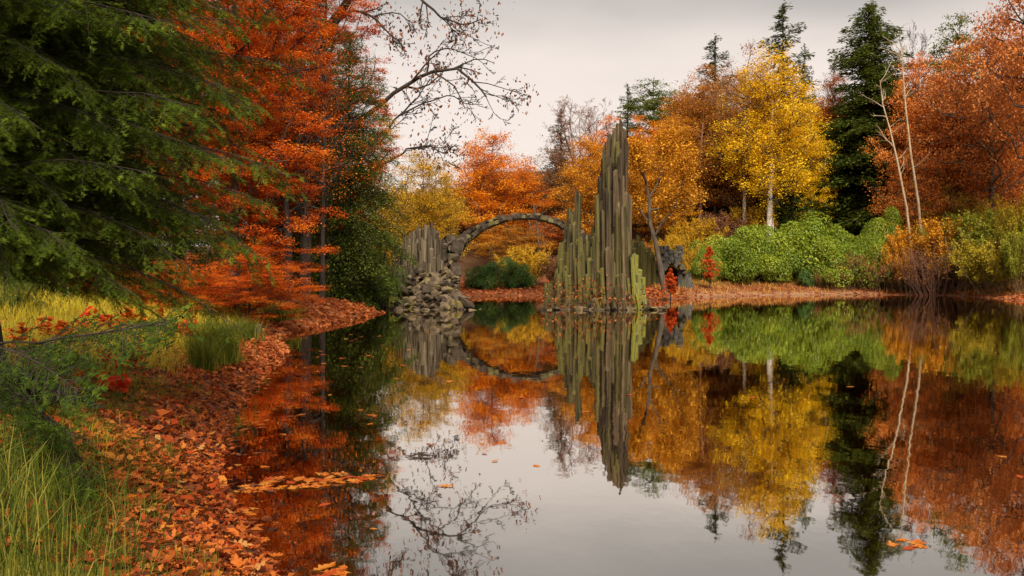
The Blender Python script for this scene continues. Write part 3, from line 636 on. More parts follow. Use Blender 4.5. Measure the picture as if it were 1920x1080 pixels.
# ------------------------------------------------------------------ far bank: the wood behind the bridge
T = place
T('beech_tree', 'broad', 922, 93, 243, 185, 'orange', 'bark_grey', 'bright orange round topped tree behind the bridge arch, against the sky')
T('maple_tree', 'broad2', 985, 96, 330, 190, 'orange', 'bark', 'lower orange tree glowing through the top of the bridge arch')
T('maple_tree', 'airy', 952, 87, 415, 150, 'gold', 'bark', 'small thin golden tree framed inside the bridge arch')
T('oak_tree', 'broad2', 790, 73, 288, 150, 'olive', 'bark', 'olive yellow tree rising behind the pale basalt columns')
T('spruce_tree', 'spruce2', 838, 90, 330, 60, 'spruce_far', 'bark_dark', 'dark spruce between the olive tree and the orange tree')
T('oak_tree', 'broad2', 818, 78, 302, 120, 'olive', 'bark', 'second olive yellow tree right of the first, before the dark spruce')
T('oak_tree', 'airy', 735, 66, 330, 120, 'olive', 'bark', 'thin yellow green tree left of the pale basalt columns')
T('maple_tree', 'broad', 870, 103, 395, 170, 'redorange', 'bark', 'red orange tree low behind the left end of the bridge')
T('maple_tree', 'airy', 1042, 98, 262, 150, 'brown', 'bark', 'brown half bare tree between the orange tree and the spire')
T('maple_tree', 'airy', 1050, 92, 400, 130, 'redorange', 'bark', 'russet tree low behind the right half of the bridge arch')
T('bare_tree', 'bare1', 1078, 112, 178, 150, None, 'twig_red', 'bare grey brown tree with fine twigs against the sky left of spire')
T('bare_tree', 'bare2', 1115, 116, 190, 120, None, 'twig_red', 'bare twiggy tree just behind the top of the spire')
T('spruce_tree', 'spruce_top', 1052, 114, 203, 100, 'spruce_far', 'bark_dark', 'small dark spruce among the bare trees left of the spire')
T('oak_tree', 'broad', 1108, 90, 250, 135, 'gold', 'bark', 'golden tree showing between the bridge crown and the spire')
T('maple_tree', 'tall', 1142, 100, 222, 130, 'orange', 'bark', 'orange tree behind the top half of the spire')
T('maple_tree', 'tall', 1205, 98, 222, 120, 'orange', 'bark', 'orange tree at the right shoulder of the spire')
T('oak_tree', 'broad2', 1232, 90, 268, 150, 'gold', 'bark', 'broad golden tree filling the space right of the spire')
T('spruce_tree', 'spruce_top', 1177, 122, 158, 80, 'spruce_far', 'bark_dark', 'slim spruce tip poking up just right of the spire')
T('pine_tree', 'pine', 1222, 116, 150, 110, 'pine', 'bark', 'green pine crown above the golden trees right of the spire')
T('pine_tree', 'pine', 1262, 112, 170, 110, 'pine', 'bark', 'dark green pine beside the thin brown birch, right of first pine')
T('maple_tree', 'airy', 1290, 104, 160, 130, 'brownorange', 'bark', 'brown orange open tree left of the thin birch')
T('spruce_tree', 'spruce_top', 1340, 112, 68, 150, 'spruce_far', 'bark_dark', 'spruce top left of the yellow birch, lower of the two tips')
T('spruce_tree', 'spruce_top', 1468, 106, 6, 190, 'spruce_far', 'bark_dark', 'pointed spruce towering directly above the yellow birch')
T('spruce_tree', 'spruce2', 1508, 104, 84, 90, 'spruce_far', 'bark_dark', 'narrow spruce at the right shoulder of the yellow birch')
T('birch_tree', 'birch_thin', 1392, 91, 92, 150, 'brownorange', 'birch', 'thin birch with white trunk and sparse brown leaves', rz=2.8)
T('birch_tree', 'airy', 1345, 98, 135, 140, 'brownorange', 'bark_grey', 'sparse brown birch standing behind the thin white one')
T('birch_tree', 'birch_full', 1440, 88, 90, 185, 'yellow', 'birch', 'bright yellow birch with white trunk on the far bank', rz=.1)
T('birch_tree', 'tall', 1520, 92, 205, 100, 'yellow', 'bark_grey', 'smaller yellow tree tucked against the right side of the birch')
T('spruce_tree', 'conebush', 1488, 93, 300, 100, 'spruce', 'bark_dark', 'dark young spruce below the yellow birch canopy')
T('maple_tree', 'airy', 1562, 103, 118, 110, 'brown', 'bark', 'half bare brown tree between yellow birch and big spruce')
T('maple_tree', 'airy', 1562, 96, 230, 100, 'redorange', 'bark', 'orange understory tree left of the big spruce')
T('spruce_tree', 'spruce', 1630, 93, 8, 225, 'spruce', 'bark_dark', 'big full dark green spruce, tallest tree on the far bank')
T('bare_tree', 'bare2', 1708, 90, 25, 100, None, 'bark_dark', 'bare crooked dark tree above the red maple, right of spruce')
T('maple_tree', 'broad2', 1722, 86, 105, 150, 'salmon', 'bark', 'red orange maple right of the big spruce')
T('maple_tree', 'airy', 1720, 82, 270, 150, 'salmon', 'bark', 'brown olive open tree behind the two pale trunks')
T('pine_tree', 'pine', 1795, 88, 26, 110, 'pine', 'bark', 'green pine crown rising behind the rust red oak')
T('oak_tree', 'broad_red', 1860, 80, 10, 280, 'rust', 'bark', 'large rust red oak on the right bank')
T('oak_tree', 'broad_red', 1990, 66, -170, 310, 'rust', 'bark_dark', 'taller rust red oak reaching in from the right edge', rz=1.1)
T('oak_tree', 'airy', 1785, 86, 120, 190, 'salmon', 'bark_dark', 'open rust coloured oak between pine and large red oak')
# the ragged middle rank
for k, (tp, x, D, yt, w, col, bk, lb) in enumerate([('tall', 1318, 104, 128, 120, 'brownorange', 'bark', 'brown orange tree between the pines and the thin birch'), ('airy', 1375, 106, 118, 130, 'brown', 'bark', 'grey brown half bare tree behind the thin birch'), ('broad', 1282, 97, 268, 130, 'brownorange', 'bark', 'rusty gold tree above the left rhododendrons'), ('tall', 1342, 96, 240, 110, 'brownorange', 'bark_grey', 'tan brown tree low behind the thin birch trunk'), ('broad2', 1180, 97, 300, 130, 'gold', 'bark', 'gold tree directly behind the lower spire'),
        ('tall', 1400, 100, 190, 110, 'olive', 'bark_grey', 'olive brown tree left of the yellow birch'), ('broad', 1545, 100, 215, 110, 'gold', 'bark', 'amber tree between yellow birch and big spruce, low'), ('airy', 1590, 100, 160, 110, 'brown', 'bark', 'wine brown thin tree touching the big spruce'), ('broad2', 1745, 92, 150, 170, 'salmon', 'bark', 'orange red tree behind the pale trunks'), ('airy', 1800, 84, 150, 190, 'rust', 'bark', 'dense rust tree left of the large red oak'), ('broad2', 1900, 88, 60, 220, 'salmon', 'bark_dark', 'dense orange brown tree behind the large red oak'), ('airy', 1790, 80, 350, 150, 'yellowgreen', 'bark', 'yellow green open tree above the orange gold shrub'), ('spruce2', 1425, 108, 150, 100, 'spruce_far', 'bark_dark', 'dark spruce behind the left side of the yellow birch'), ('broad', 1245, 102, 222, 120, 'orange', 'bark', 'orange tree under the two pines'), ('broad', 1310, 99, 150, 170, 'brownorange', 'bark', 'large amber brown tree left of the thin birch'), ('broad2', 1262, 96, 222, 150, 'gold', 'bark', 'tall gold tree behind the leaning oak'), ('tall', 1566, 99, 150, 130, 'redorange', 'bark', 'tall orange red tree at the left side of big spruce'), ('broad', 1672, 97, 130, 130, 'salmon', 'bark', 'pale orange tree emerging from behind the big spruce'), ('broad2', 1400, 102, 140, 140, 'brownorange', 'bark', 'amber brown tree behind the yellow birch, left'), ('broad', 1815, 92, 190, 170, 'orange', 'bark', 'orange tree glowing behind the yellow green shrubs'), ('spruce2', 1765, 95, 170, 150, 'spruce', 'bark_dark', 'green spruce half hidden behind the rust oaks')]):
    T({'spruce2': 'spruce_tree'}.get(tp, 'autumn_tree'), tp, x, D, yt, w, col, bk, lb)
# deep fill of the wood
rf = random.Random(3)
for k, x in enumerate(range(1010, 1960, 62)):
    col = ['brown', 'brownorange', 'spruce_far', 'redorange', 'brown'][k % 5]
    yt = np.interp(x, [1010, 1200, 1300, 1500, 1700, 1960], [330, 262, 215, 175, 160, 120]) + rf.uniform(-18, 18)
    T('forest_tree', 'spruce2' if col == 'spruce_far' else ['airy', 'tall', 'broad'][k % 3], x, 116 + rf.uniform(-4, 9), yt, 130 if col != 'spruce_far' else 95, col, 'bark_dark',
      ('dark spruce' if col == 'spruce_far' else {'brown': 'dull brown tree', 'brownorange': 'amber brown tree', 'redorange': 'orange red tree'}[col]) + ' deep in the wood behind ' + ['the right half of the arch', 'the bare tree beside the spire', 'the spire tip', 'the golden tree right of the spire', 'the first green pine', 'the open brown orange tree', 'the thin birch', 'the left side of yellow birch', 'the crown of the yellow birch', 'the narrow spruce', 'the big spruce', 'the red orange maple', 'the pale leaning trunks', 'the right pine', 'the large rust oak', 'the right edge oak'][k % 16], 'tree', 'trees deep in the far wood')
for k, x in enumerate(range(1240, 1900, 34)):
    col = ['brownorange', 'spruce', 'brown', 'redorange'][k % 4]
    T('forest_tree', 'conebush' if col == 'spruce' else 'airy', x + rf.uniform(-10, 10), 101 + rf.uniform(-3, 3), rf.uniform(290, 370), 110, col, 'bark_dark',
      'dark young spruce in the shade of the far wood' if col == 'spruce' else 'low thin understory tree in the shade of the far wood', 'tree', 'young spruces in the understory' if col == 'spruce' else 'understory trees of the far wood')
for k, x in enumerate(range(730, 1010, 56)):
    T('forest_tree', ['broad', 'airy', 'tall'][k % 3], x, 118 + rf.uniform(-4, 8), np.interp(x, [730, 840, 1010], [345, 350, 300]) + rf.uniform(-12, 12), 140, ['brownorange', 'redorange', 'brown'][k % 3], 'bark_dark',
      ['brown orange tree far beyond the thin yellow green tree', 'red orange tree far beyond the olive tree', 'brown tree far beyond the pale columns', 'brown orange tree far beyond the left end of bridge', 'red orange tree far beyond the top of the bridge arch'][k % 5], 'tree', 'trees far beyond the bridge')
# trunks standing in the wood on the right bank
def pole_tree(name, px, D, r, mat, label, twigs=0, seed=0, group=None):
    rng = R(seed + 70); b = P3(px[0][0], px[0][1], D); zg = gz(b[0], D) - .2
    pts = np.array([[*P3(x, y, D)] for x, y in px]); pts[0, 2] = min(zg, pts[0, 2]); root = empty(name, pts[0], 0, label, 'tree', group); pts = pts - pts[0]
    out = [(pts, np.linspace(r, r * .25, len(pts)))]; tips = []
    for _ in range(twigs):
        s = rng.uniform(.3, 1) * (len(pts) - 1.01); i = int(s); q = pts[i] + (pts[i + 1] - pts[i]) * (s - i)
        branch_out(rng, wig(rng, q, (rng.choice([-1, 1]) * .8, rng.normal() * .5, .7), rng.uniform(1, 2.6), 5, .2, .06), r * .28, .012, 1, out, tips, (4,), .4, .6, .05, .2)
    link('trunk', mk('trunk', *cat([tube_list([p for p in out if p[1][0] > .03], 6)] + ([tube_list([p for p in out if p[1][0] <= .03], 4)] if any(p[1][0] <= .03 for p in out) else [])), smooth=True), M[mat], root)
    return root
pole_tree('dead_birch', [(1718, 462), (1700, 390), (1682, 300), (1668, 240), (1655, 195), (1650, 150)], 74.5, .115, 'pale_bark', 'pale bare leaning trunk, left one of the two', 14, 1)
pole_tree('dead_birch', [(1737, 460), (1722, 380), (1708, 290), (1698, 200), (1692, 120), (1690, 80)], 75, .125, 'pale_bark', 'pale bare leaning trunk, right one of the two', 12, 2)
pole_tree('pine_tree', [(1310, 460), (1314, 380), (1313, 300), (1318, 230)], 94, .24, 'twig_red', 'reddish bare pine trunk behind the left end of rhododendron', 3, 3)
pole_tree('pine_tree', [(1562, 460), (1560, 380), (1556, 300)], 95, .28, 'bark_dark', 'dark trunk left of the big spruce, behind rhododendrons', 3, 4)
pole_tree('pine_tree', [(1262, 480), (1262, 400), (1266, 330)], 92, .26, 'twig_red', 'reddish trunk above the grotto', 2, 5)
pole_tree('young_birch', [(1452, 440), (1446, 360), (1452, 300), (1470, 240)], 88.5, .13, 'birch', 'second slim white stem beside the yellow birch trunk', 4, 6)

# leaning oak on the shore beside the spire
def leaning_oak():
    rng = R(77); D = 65.0; root = empty('oak_tree', (0, 0, 0), 0, 'leaning oak with bare grey trunk on the shore right of the spire', 'tree'); b = P3(1247, 556, D); b[2] = gz(b[0], D) - .15; root.location = b
    g = lambda L: np.array([P3(x, y, D + dy) for x, y, dy in L]) - b
    tk = g([(1247, 560, 0), (1238, 500, 0), (1228, 450, 0), (1219, 420, 0), (1217, 370, 0), (1208, 330, .3), (1204, 285, .5)]); tk[0] = 0
    out = [(tk, np.array([.27, .21, .18, .15, .11, .08, .04]))]; tips = []
    for L, r in [([(1226, 445, 0), (1240, 420, -.4), (1262, 395, -.8), (1275, 350, -1), (1290, 320, -1)], .10), ([(1219, 420, 0), (1204, 400, .5), (1190, 380, .8), (1182, 345, 1)], .08), ([(1217, 372, 0), (1232, 345, .6), (1245, 300, .9), (1250, 262, 1)], .08), ([(1212, 340, 0), (1196, 312, -.6), (1190, 275, -1)], .10), ([(1218, 395, 0), (1250, 388, 1.), (1278, 372, 1.4)], .09)]:
        branch_out(rng, g(L), r, r * .3, 2, out, tips, (5, 8), .42, .6, .03, .16)
    link('trunk', mk('trunk', *cat([tube_list([p for p in out if p[1][0] > .05], 7), tube_list([p for p in out if p[1][0] <= .05], 4)]), smooth=True), M['bark'], root)
    A = np.concatenate(tips); n = 15000; q = A[rng.integers(0, len(A), n)] + rng.normal(0, .4, (n, 3)); V, F = leaves(q, rng.uniform(.10, .26, n), rng, up=.3)
    link('crown', mk('crown', V, F, rng.random(n)), LMAT('gold'), root)
leaning_oak()

# ------------------------------------------------------------------ shrubs of the far bank
B = lambda *a, **k: place(*a, cat_='shrub', woody='stems', **k)
B('rhododendron', 'rhodo', 1375, 78, 428, 180, 'rhodo', 'bark_dark', 'large green rhododendron behind the red sapling', rz=.3)
B('rhododendron', 'rhodo2', 1490, 81, 394, 190, 'rhodo', 'bark_dark', 'highest bright green rhododendron mound under the yellow birch', rz=1.2)
B('rhododendron', 'rhodo', 1430, 79, 424, 150, 'rhodo', 'bark_dark', 'bright green rhododendron front lobe between the two big mounds', rz=2.2)
B('rhododendron', 'rhodo2', 1322, 76, 448, 84, 'rhodo', 'bark_dark', 'green rhododendron at the left end of the row beside grotto', rz=4.2)
B('rhododendron', 'rhodo2', 1592, 80, 418, 150, 'rhodo', 'bark_dark', 'green rhododendron mound before the big spruce', rz=3.3)
B('rhododendron', 'rhodo', 1550, 78, 448, 150, 'rhodo', 'bark_dark', 'low green rhododendron sloping towards the reeds', rz=5.0)
B('rhododendron', 'rhodo2', 1622, 77.2, 430, 140, 'rhodo', 'bark_dark', 'green rhododendron at the right end of the row above the reeds', rz=1.9)
B('rhododendron', 'rhodo', 1655, 79.5, 393, 130, 'rhodo', 'bark_dark', 'upright green rhododendron left of the two pale trunks', rz=.9)
B('evergreen_bush', 'lowbush', 1458, 78.5, 494, 65, 'lime', 'bark', 'small lime green bush near the water before the rhododendrons')
B('evergreen_bush', 'lowbush', 1512, 77, 500, 34, 'rhodo_dark', 'bark', 'small dark green bush beside the lime one')
B('evergreen_bush', 'lowbush', 1300, 80, 500, 55, 'rhodo', 'bark', 'small green bush beside the grotto mouth')
B('reed_clump', 'twiggy', 1584, 77, 480, 80, 'reed', 'twig_tan', 'dry tan reed clump at the water edge')
B('reed_clump', 'twiggy', 1545, 77, 505, 50, 'reed', 'twig_tan', 'smaller dry reed clump beside the dark green bush')
B('bare_shrub', 'twiggy', 1655, 76, 472, 110, 'rust', 'twig_red', 'red brown bare shrub between reeds and orange shrub')
B('leafy_shrub', 'twiggy_leafy', 1672, 78, 464, 100, 'redorange', 'twig_red', 'orange tipped shrub behind the red brown one')
B('bare_shrub', 'twiggy', 1705, 74.5, 488, 90, 'brownorange', 'twig_tan', 'low tan bare shrub below the pale trunks')
B('leafy_shrub', 'twiggy_leafy', 1755, 74.5, 420, 170, 'gold', 'twig_tan', 'orange gold shrub at the foot of the pale trunks')
B('leafy_shrub', 'twiggy_leafy', 1715, 74, 448, 90, 'gold', 'twig_tan', 'smaller gold shrub left of the orange gold one')
B('bare_shrub', 'twiggy', 1800, 72.5, 452, 130, 'brown', 'twig_tan', 'large brown bare shrub with dark base twigs')
B('bare_shrub', 'twiggy', 1755, 72.5, 460, 110, 'brown', 'twig_red', 'brown bare shrub in front of the orange gold shrub')
B('leafy_shrub', 'twiggy_leafy', 1868, 67.5, 455, 140, 'yellowgreen', 'twig_tan', 'yellow leafed shrub near the right edge')
B('leafy_shrub', 'twiggy_leafy', 1835, 72, 405, 150, 'lime', 'twig_tan', 'tall yellow green shrub behind the yellow one')
B('leafy_shrub', 'twiggy_leafy', 1900, 70, 400, 130, 'yellowgreen', 'twig_tan', 'tall green yellow shrub cut by the right edge')
B('leafy_shrub', 'twiggy_leafy', 1925, 64, 440, 100, 'lime', 'twig_tan', 'lower green shrub cut by the right edge')
B('leafy_shrub', 'twiggy_leafy', 1882, 72, 430, 40, 'rust', 'twig_red', 'small rust shrub among the yellow green ones')
B('rhododendron', 'rhodo2', 905, 74, 488, 95, 'rhodo_dark', 'bark_dark', 'dark green bush inside the bridge arch, left one')
B('rhododendron', 'rhodo', 965, 75, 484, 95, 'rhodo_dark', 'bark_dark', 'dark green bush inside the bridge arch, right one')
B('leafy_shrub', 'twiggy_leafy', 985, 77, 466, 90, 'olive', 'twig_tan', 'olive shrub above the right bush inside the arch')
B('leafy_shrub', 'twiggy_leafy', 1045, 76, 482, 60, 'brown', 'twig_tan', 'brown shrub between the arch bushes and the spire')
for k, (x, D, yt, w, col) in enumerate([(1215, 84, 455, 70, 'brownorange'), (1262, 74, 446, 70, 'olive'), (1300, 88, 415, 90, 'olive'), (1350, 90, 405, 100, 'brown'), (1400, 91, 395, 90, 'olive'), (1455, 95, 370, 90, 'rhodo_dark'), (1520, 94, 380, 90, 'rhodo_dark'), (1560, 96, 360, 80, 'brownorange'), (1690, 92, 370, 110, 'brownorange'), (1750, 86, 380, 110, 'olive'), (1810, 84, 385, 110, 'brownorange'), (1880, 80, 370, 120, 'olive')]):
    B('understory_bush', 'twiggy_leafy' if col != 'rhodo_dark' else 'rhodo2', x, D, yt, w, col, 'bark', ['brown bush above the grotto wall', 'olive bush growing over the top of the grotto', 'olive bush over the left end of the rhododendrons', 'dull brown bush behind the large rhododendron', 'olive bush at the foot of the thin birch', 'dark evergreen bush left of the yellow birch foot', 'dark evergreen bush right of the yellow birch foot', 'brown bush left of the big spruce foot', 'brown bush right of the big spruce foot', 'olive bush behind the orange gold shrub', 'brown bush behind the tall yellow green shrub', 'olive bush under the large rust red oak'][k])
pole_tree('young_oak', [(1020, 545), (1012, 490), (1008, 430), (1000, 380)], 87, .2, 'bark', 'slim brown trunk seen through the right side of the arch', 5, 8)
pole_tree('young_oak', [(1030, 545), (1022, 470), (1015, 425)], 89, .17, 'bark', 'second slim brown trunk beside the first inside the arch', 4, 9)

# two scarlet saplings
def cypress(x, y, D, ytop, wpx, seed, label, name='red_sapling', tiers=9):
    rng = R(seed); b = P3(x, y, D); b[2] = max(gz(b[0], D), -.25); root = empty(name, b, 0, label, 'tree'); H = CAMH - (ytop - HZ) / FPX * D - b[2]; W = wpx / FPX * D
    paths = [(np.array([[0, 0, 0], [.02, 0, H * .4], [0, .02, H * .75], [0, 0, H]]), np.array([.05, .04, .025, .008]))]; P_, A_ = [], []
    for k in range(tiers * 7):
        t = .28 + .7 * rng.random(); az = rng.uniform(0, 6.28); prof = np.interp(t, [.28, .45, .65, .8, .9, 1], [.55, 1, .95, .45, .3, .08]); L = W / 2 * prof * rng.uniform(.6, 1.1); d = np.array([math.cos(az), math.sin(az), .12]); s = np.linspace(0, 1, 4)
        pth = np.array([0, 0, H * t]) + d * (L * s)[:, None] - np.array([0, 0, .25 * L]) * (s ** 2)[:, None]; paths.append((pth, np.linspace(.012, .004, 4)))
        m = 46; u = rng.random(m); P_.append(np.array([0, 0, H * t]) + d * (L * u)[:, None] - np.array([0, 0, .25 * L]) * (u ** 2)[:, None] + rng.normal(0, .045, (m, 3)) * (W / 1.6)); A_.append(np.array([-d[1], d[0], -.5]) * rng.choice([-1, 1], m)[:, None] + rng.normal(0, .3, (m, 3)))
    Pp = np.concatenate(P_); V, F = leaves(Pp, rng.uniform(.08, .2, len(Pp)), rng, up=.4, axis=np.concatenate(A_), aspect=.4)
    link('trunk', mk('trunk', *tube_list(paths, 4), smooth=True), M['bark_dark'], root); link('crown', mk('crown', V, F, rng.random(len(F))), LMAT('redcypress'), root)
cypress(1331, 540, 71.5, 463, 46, 4, 'small orange red sapling in front of the rhododendrons')
cypress(1257, 566, 60, 504, 34, 5, 'thin scarlet sapling standing at the water beside the spire')
LM['yew'] = [(.030, .062, .010), (.070, .125, .015), (.12, .20, .020), (.19, .27, .032)]
# ------------------------------------------------------------------ left bank: the woods
decid('near_beech', 51, 16, 9.6, .03, 320, 125000, .125, tr=.26, clump=.050, flat=.26, up=.72, pw=.45, twig=4)
decid('low_beech', 52, 5, 6.5, .02, 130, 42000, .085, tr=.08, clump=.055, flat=.30, up=.7, pw=.5, twig=4)
spruce('left_spruce', 53, 20, 9.0, 330, 320, droop=.75, cl=.27, tr=.3, base=.02, power=.5)
T('beech_tree', 'near_beech', 440, 29.5, -420, 360, 'beech', 'bark_dark', 'fiery orange red beech on the left bank, nearest of the beeches', rz=.4)
T('beech_tree', 'near_beech', 330, 38, -260, 420, 'beech', 'bark_dark', 'second orange red beech behind the nearest one', rz=2.4)
T('beech_tree', 'near_beech', 505, 43, -190, 230, 'beech', 'bark_dark', 'third orange red beech against the dark spruce', rz=4.0)
T('beech_tree', 'near_beech', 610, 54, -170, 250, 'beech', 'bark_dark', 'orange red beech crown above the tall left spruce', rz=5.2)
T('beech_sapling', 'low_beech', 470, 27.5, 452, 250, 'beech', 'bark_dark', 'low spreading orange red beech touching the bank', rz=.2)
T('beech_sapling', 'low_beech', 330, 25, 480, 230, 'beech', 'bark_dark', 'low orange red beech behind the golden meadow', rz=2.2)
T('beech_sapling', 'low_beech', 70, 23, 470, 260, 'beech', 'bark_dark', 'low orange red beech at the left edge behind the seedlings', rz=3.6)
T('beech_sapling', 'low_beech', 200, 27, 490, 240, 'beech', 'bark_dark', 'low orange red beech between the edge one and the meadow one', rz=5.1)
T('spruce_tree', 'left_spruce', 655, 45, 60, 265, 'spruce', 'bark_dark', 'tall dark green spruce left of the pale basalt columns', rz=.5)
T('spruce_tree', 'left_spruce', 560, 53, -140, 240, 'spruce', 'bark_dark', 'dark spruce behind the third beech', rz=2.5)
B('yew_bush', 'yew_cone', 700, 49, 430, 105, 'yew', 'bark_dark', 'green yew bush at the water left of the boulder heap', rz=1.)
B('yew_bush', 'yew', 640, 46.5, 455, 130, 'yew', 'bark_dark', 'dark green yew bush under the tall left spruce', rz=2.)
B('yew_bush', 'yew', 588, 43.5, 480, 90, 'spruce', 'bark_dark', 'nearly black yew bush beside the low beech', rz=3.)
B('yew_bush', 'yew', 15, 17, 520, 170, 'spruce', 'bark_dark', 'dark low evergreen bush at the left edge beyond the hemlock trunk', rz=1.4)
T('oak_tree', 'airy', 705, 54, 190, 130, 'olive', 'bark', 'thin mossy oak with few leaves before the columns')
for k, (x, D, yt, col, tp) in enumerate([(-60, 44, -200, 'spruce', 'left_spruce'), (90, 50, -160, 'spruce', 'left_spruce'), (230, 54, -170, 'beech', 'near_beech'), (420, 60, -130, 'beech', 'near_beech'), (500, 68, 60, 'spruce', 'left_spruce'), (20, 34, -250, 'beech', 'near_beech'), (620, 74, 150, 'spruce', 'left_spruce')]):
    T('forest_tree', tp, x, D, yt, 330 if tp == 'near_beech' else 260, col, 'bark_dark', ['dark spruce behind the left edge of the hemlock', 'dark spruce hidden behind the hemlock', 'orange beech deep in the left wood behind the hemlock', 'orange beech deep in the left wood behind nearest beech', 'dark spruce deep in the left wood', 'orange beech behind the hemlock trunk', 'dark spruce far behind the left bank'][k], 'tree', 'trees deep in the left wood')
decid('sprinkle', 55, 14, 10, .30, 90, 3600, .15, clump=.09, twig=8)
T('maple_tree', 'sprinkle', 604, 41, 30, 240, 'beech', 'bark_dark', 'thin tree with a few red leaves before the tall left spruce', rz=1.)
T('spruce_tree', 'left_spruce', 50, 22, -500, 420, 'spruce', 'bark_dark', 'dark spruce close behind the hemlock trunk', rz=1.)
T('spruce_tree', 'left_spruce', 235, 33, -260, 300, 'spruce', 'bark_dark', 'dark spruce between hemlock and nearest beech', rz=3.)
for k, (x0, r) in enumerate([(538, .28), (572, .36), (500, .22)]):
    pole_tree('forest_tree', [(x0, 500), (x0 + 2, 440), (x0 - 2, 380), (x0, 250)], 41 + k, r, 'bark_dark', ['slimmer dark trunk under the beech canopy, middle one', 'thickest dark trunk under the beech canopy, beside yew', 'dark trunk under the beech canopy, left one'][k], 3, 30 + k)

# the old oak leaning its bare limbs over the lake
def old_oak():
    rng = R(91); D = 56.0; b = P3(560, 540, D); b[2] = gz(b[0], D) - .2; root = empty('oak_tree', b, 0, 'old oak stretching nearly bare dark limbs out against the sky', 'tree')
    g = lambda L: np.array([P3(q[0], q[1], D + (q[2] if len(q) > 2 else 0)) for q in L]) - b
    tk = g([(560, 545), (566, 440), (572, 330), (580, 220), (596, 110), (628, 40), (660, -10), (700, -90), (730, -190)]); tk[0] = 0
    out = [(tk, np.linspace(.56, .15, 9))]; tips = []
    limbs = [([(574, 330), (630, 262), (685, 216), (750, 168), (800, 138), (850, 126), (884, 150), (912, 182)], .26, 3),
             ([(640, 330, 1), (690, 290, 1), (715, 262, 1), (752, 215, .5), (782, 185, 0), (806, 150, -.5)], .15, 3),
             ([(800, 138), (806, 105), (835, 88), (872, 100), (905, 118)], .09, 2),
             ([(752, 215), (800, 190), (845, 175), (880, 200), (905, 196)], .08, 2),
             ([(600, 360, 1), (660, 335, 1), (716, 308, 1), (758, 286, 1), (800, 271, 1), (830, 288, 1), (856, 270, 1)], .14, 3),
             ([(630, 40), (664, 16, -1), (702, 30, -1), (726, 62, -1), (762, 98, -1)], .15, 3),
             ([(702, 30, -1), (740, 20, -1.3), (770, 42, -1.5), (790, 36, -1.5)], .07, 2),
             ([(690, -80), (740, -60), (788, -5), (820, 28), (858, 46), (902, 36)], .17, 3),
             ([(720, -140), (800, -120), (870, -60), (930, -20)], .15, 3),
             ([(820, 28), (850, 62), (880, 70), (915, 85)], .06, 2),
             ([(660, -10), (620, -80), (560, -150), (520, -200)], .2, 2),
             ([(585, 200), (540, 120), (500, 40), (470, -30)], .2, 2)]
    for L, r, lv in limbs:
        path = g(L); fine = np.array([[np.interp(s, np.arange(len(path)), path[:, q]) for q in range(3)] for s in np.linspace(0, len(path) - 1, len(path) * 2)]); fine[1:-1] += rng.normal(0, .07, (len(fine) - 2, 3))
        branch_out(rng, fine, r, r * .28, min(lv, 3), out, tips, (5, 6, 10)[:lv] if lv == 3 else (5, 9), .30 if lv == 3 else .34, .75, .02, .22, start=.3)
    out = [(p, np.maximum(r * (.72 if q else 1.), .019)) for q, (p, r) in enumerate(out)]
    link('trunk', mk('trunk', *cat([tube_list([p for p in out if p[1][0] > .05], 7), tube_list([p for p in out if p[1][0] <= .05], 3)]), smooth=True), M['bark_dark'], root)
    A = np.concatenate([t[2:] for t in tips]); n = 1500; ctr = A[rng.integers(0, len(A), 260)]; q = ctr[rng.integers(0, 260, n)] + rng.normal(0, .42, (n, 3)); ax = np.tile([[0, 0, -1.]], (n, 1)) + rng.normal(0, .35, (n, 3))
    V, F = leaves(q, rng.uniform(.16, .34, n), rng, up=0., axis=ax, aspect=.5); link('crown', mk('crown', V, F, rng.random(n)), LMAT('drybrown'), root)
old_oak()

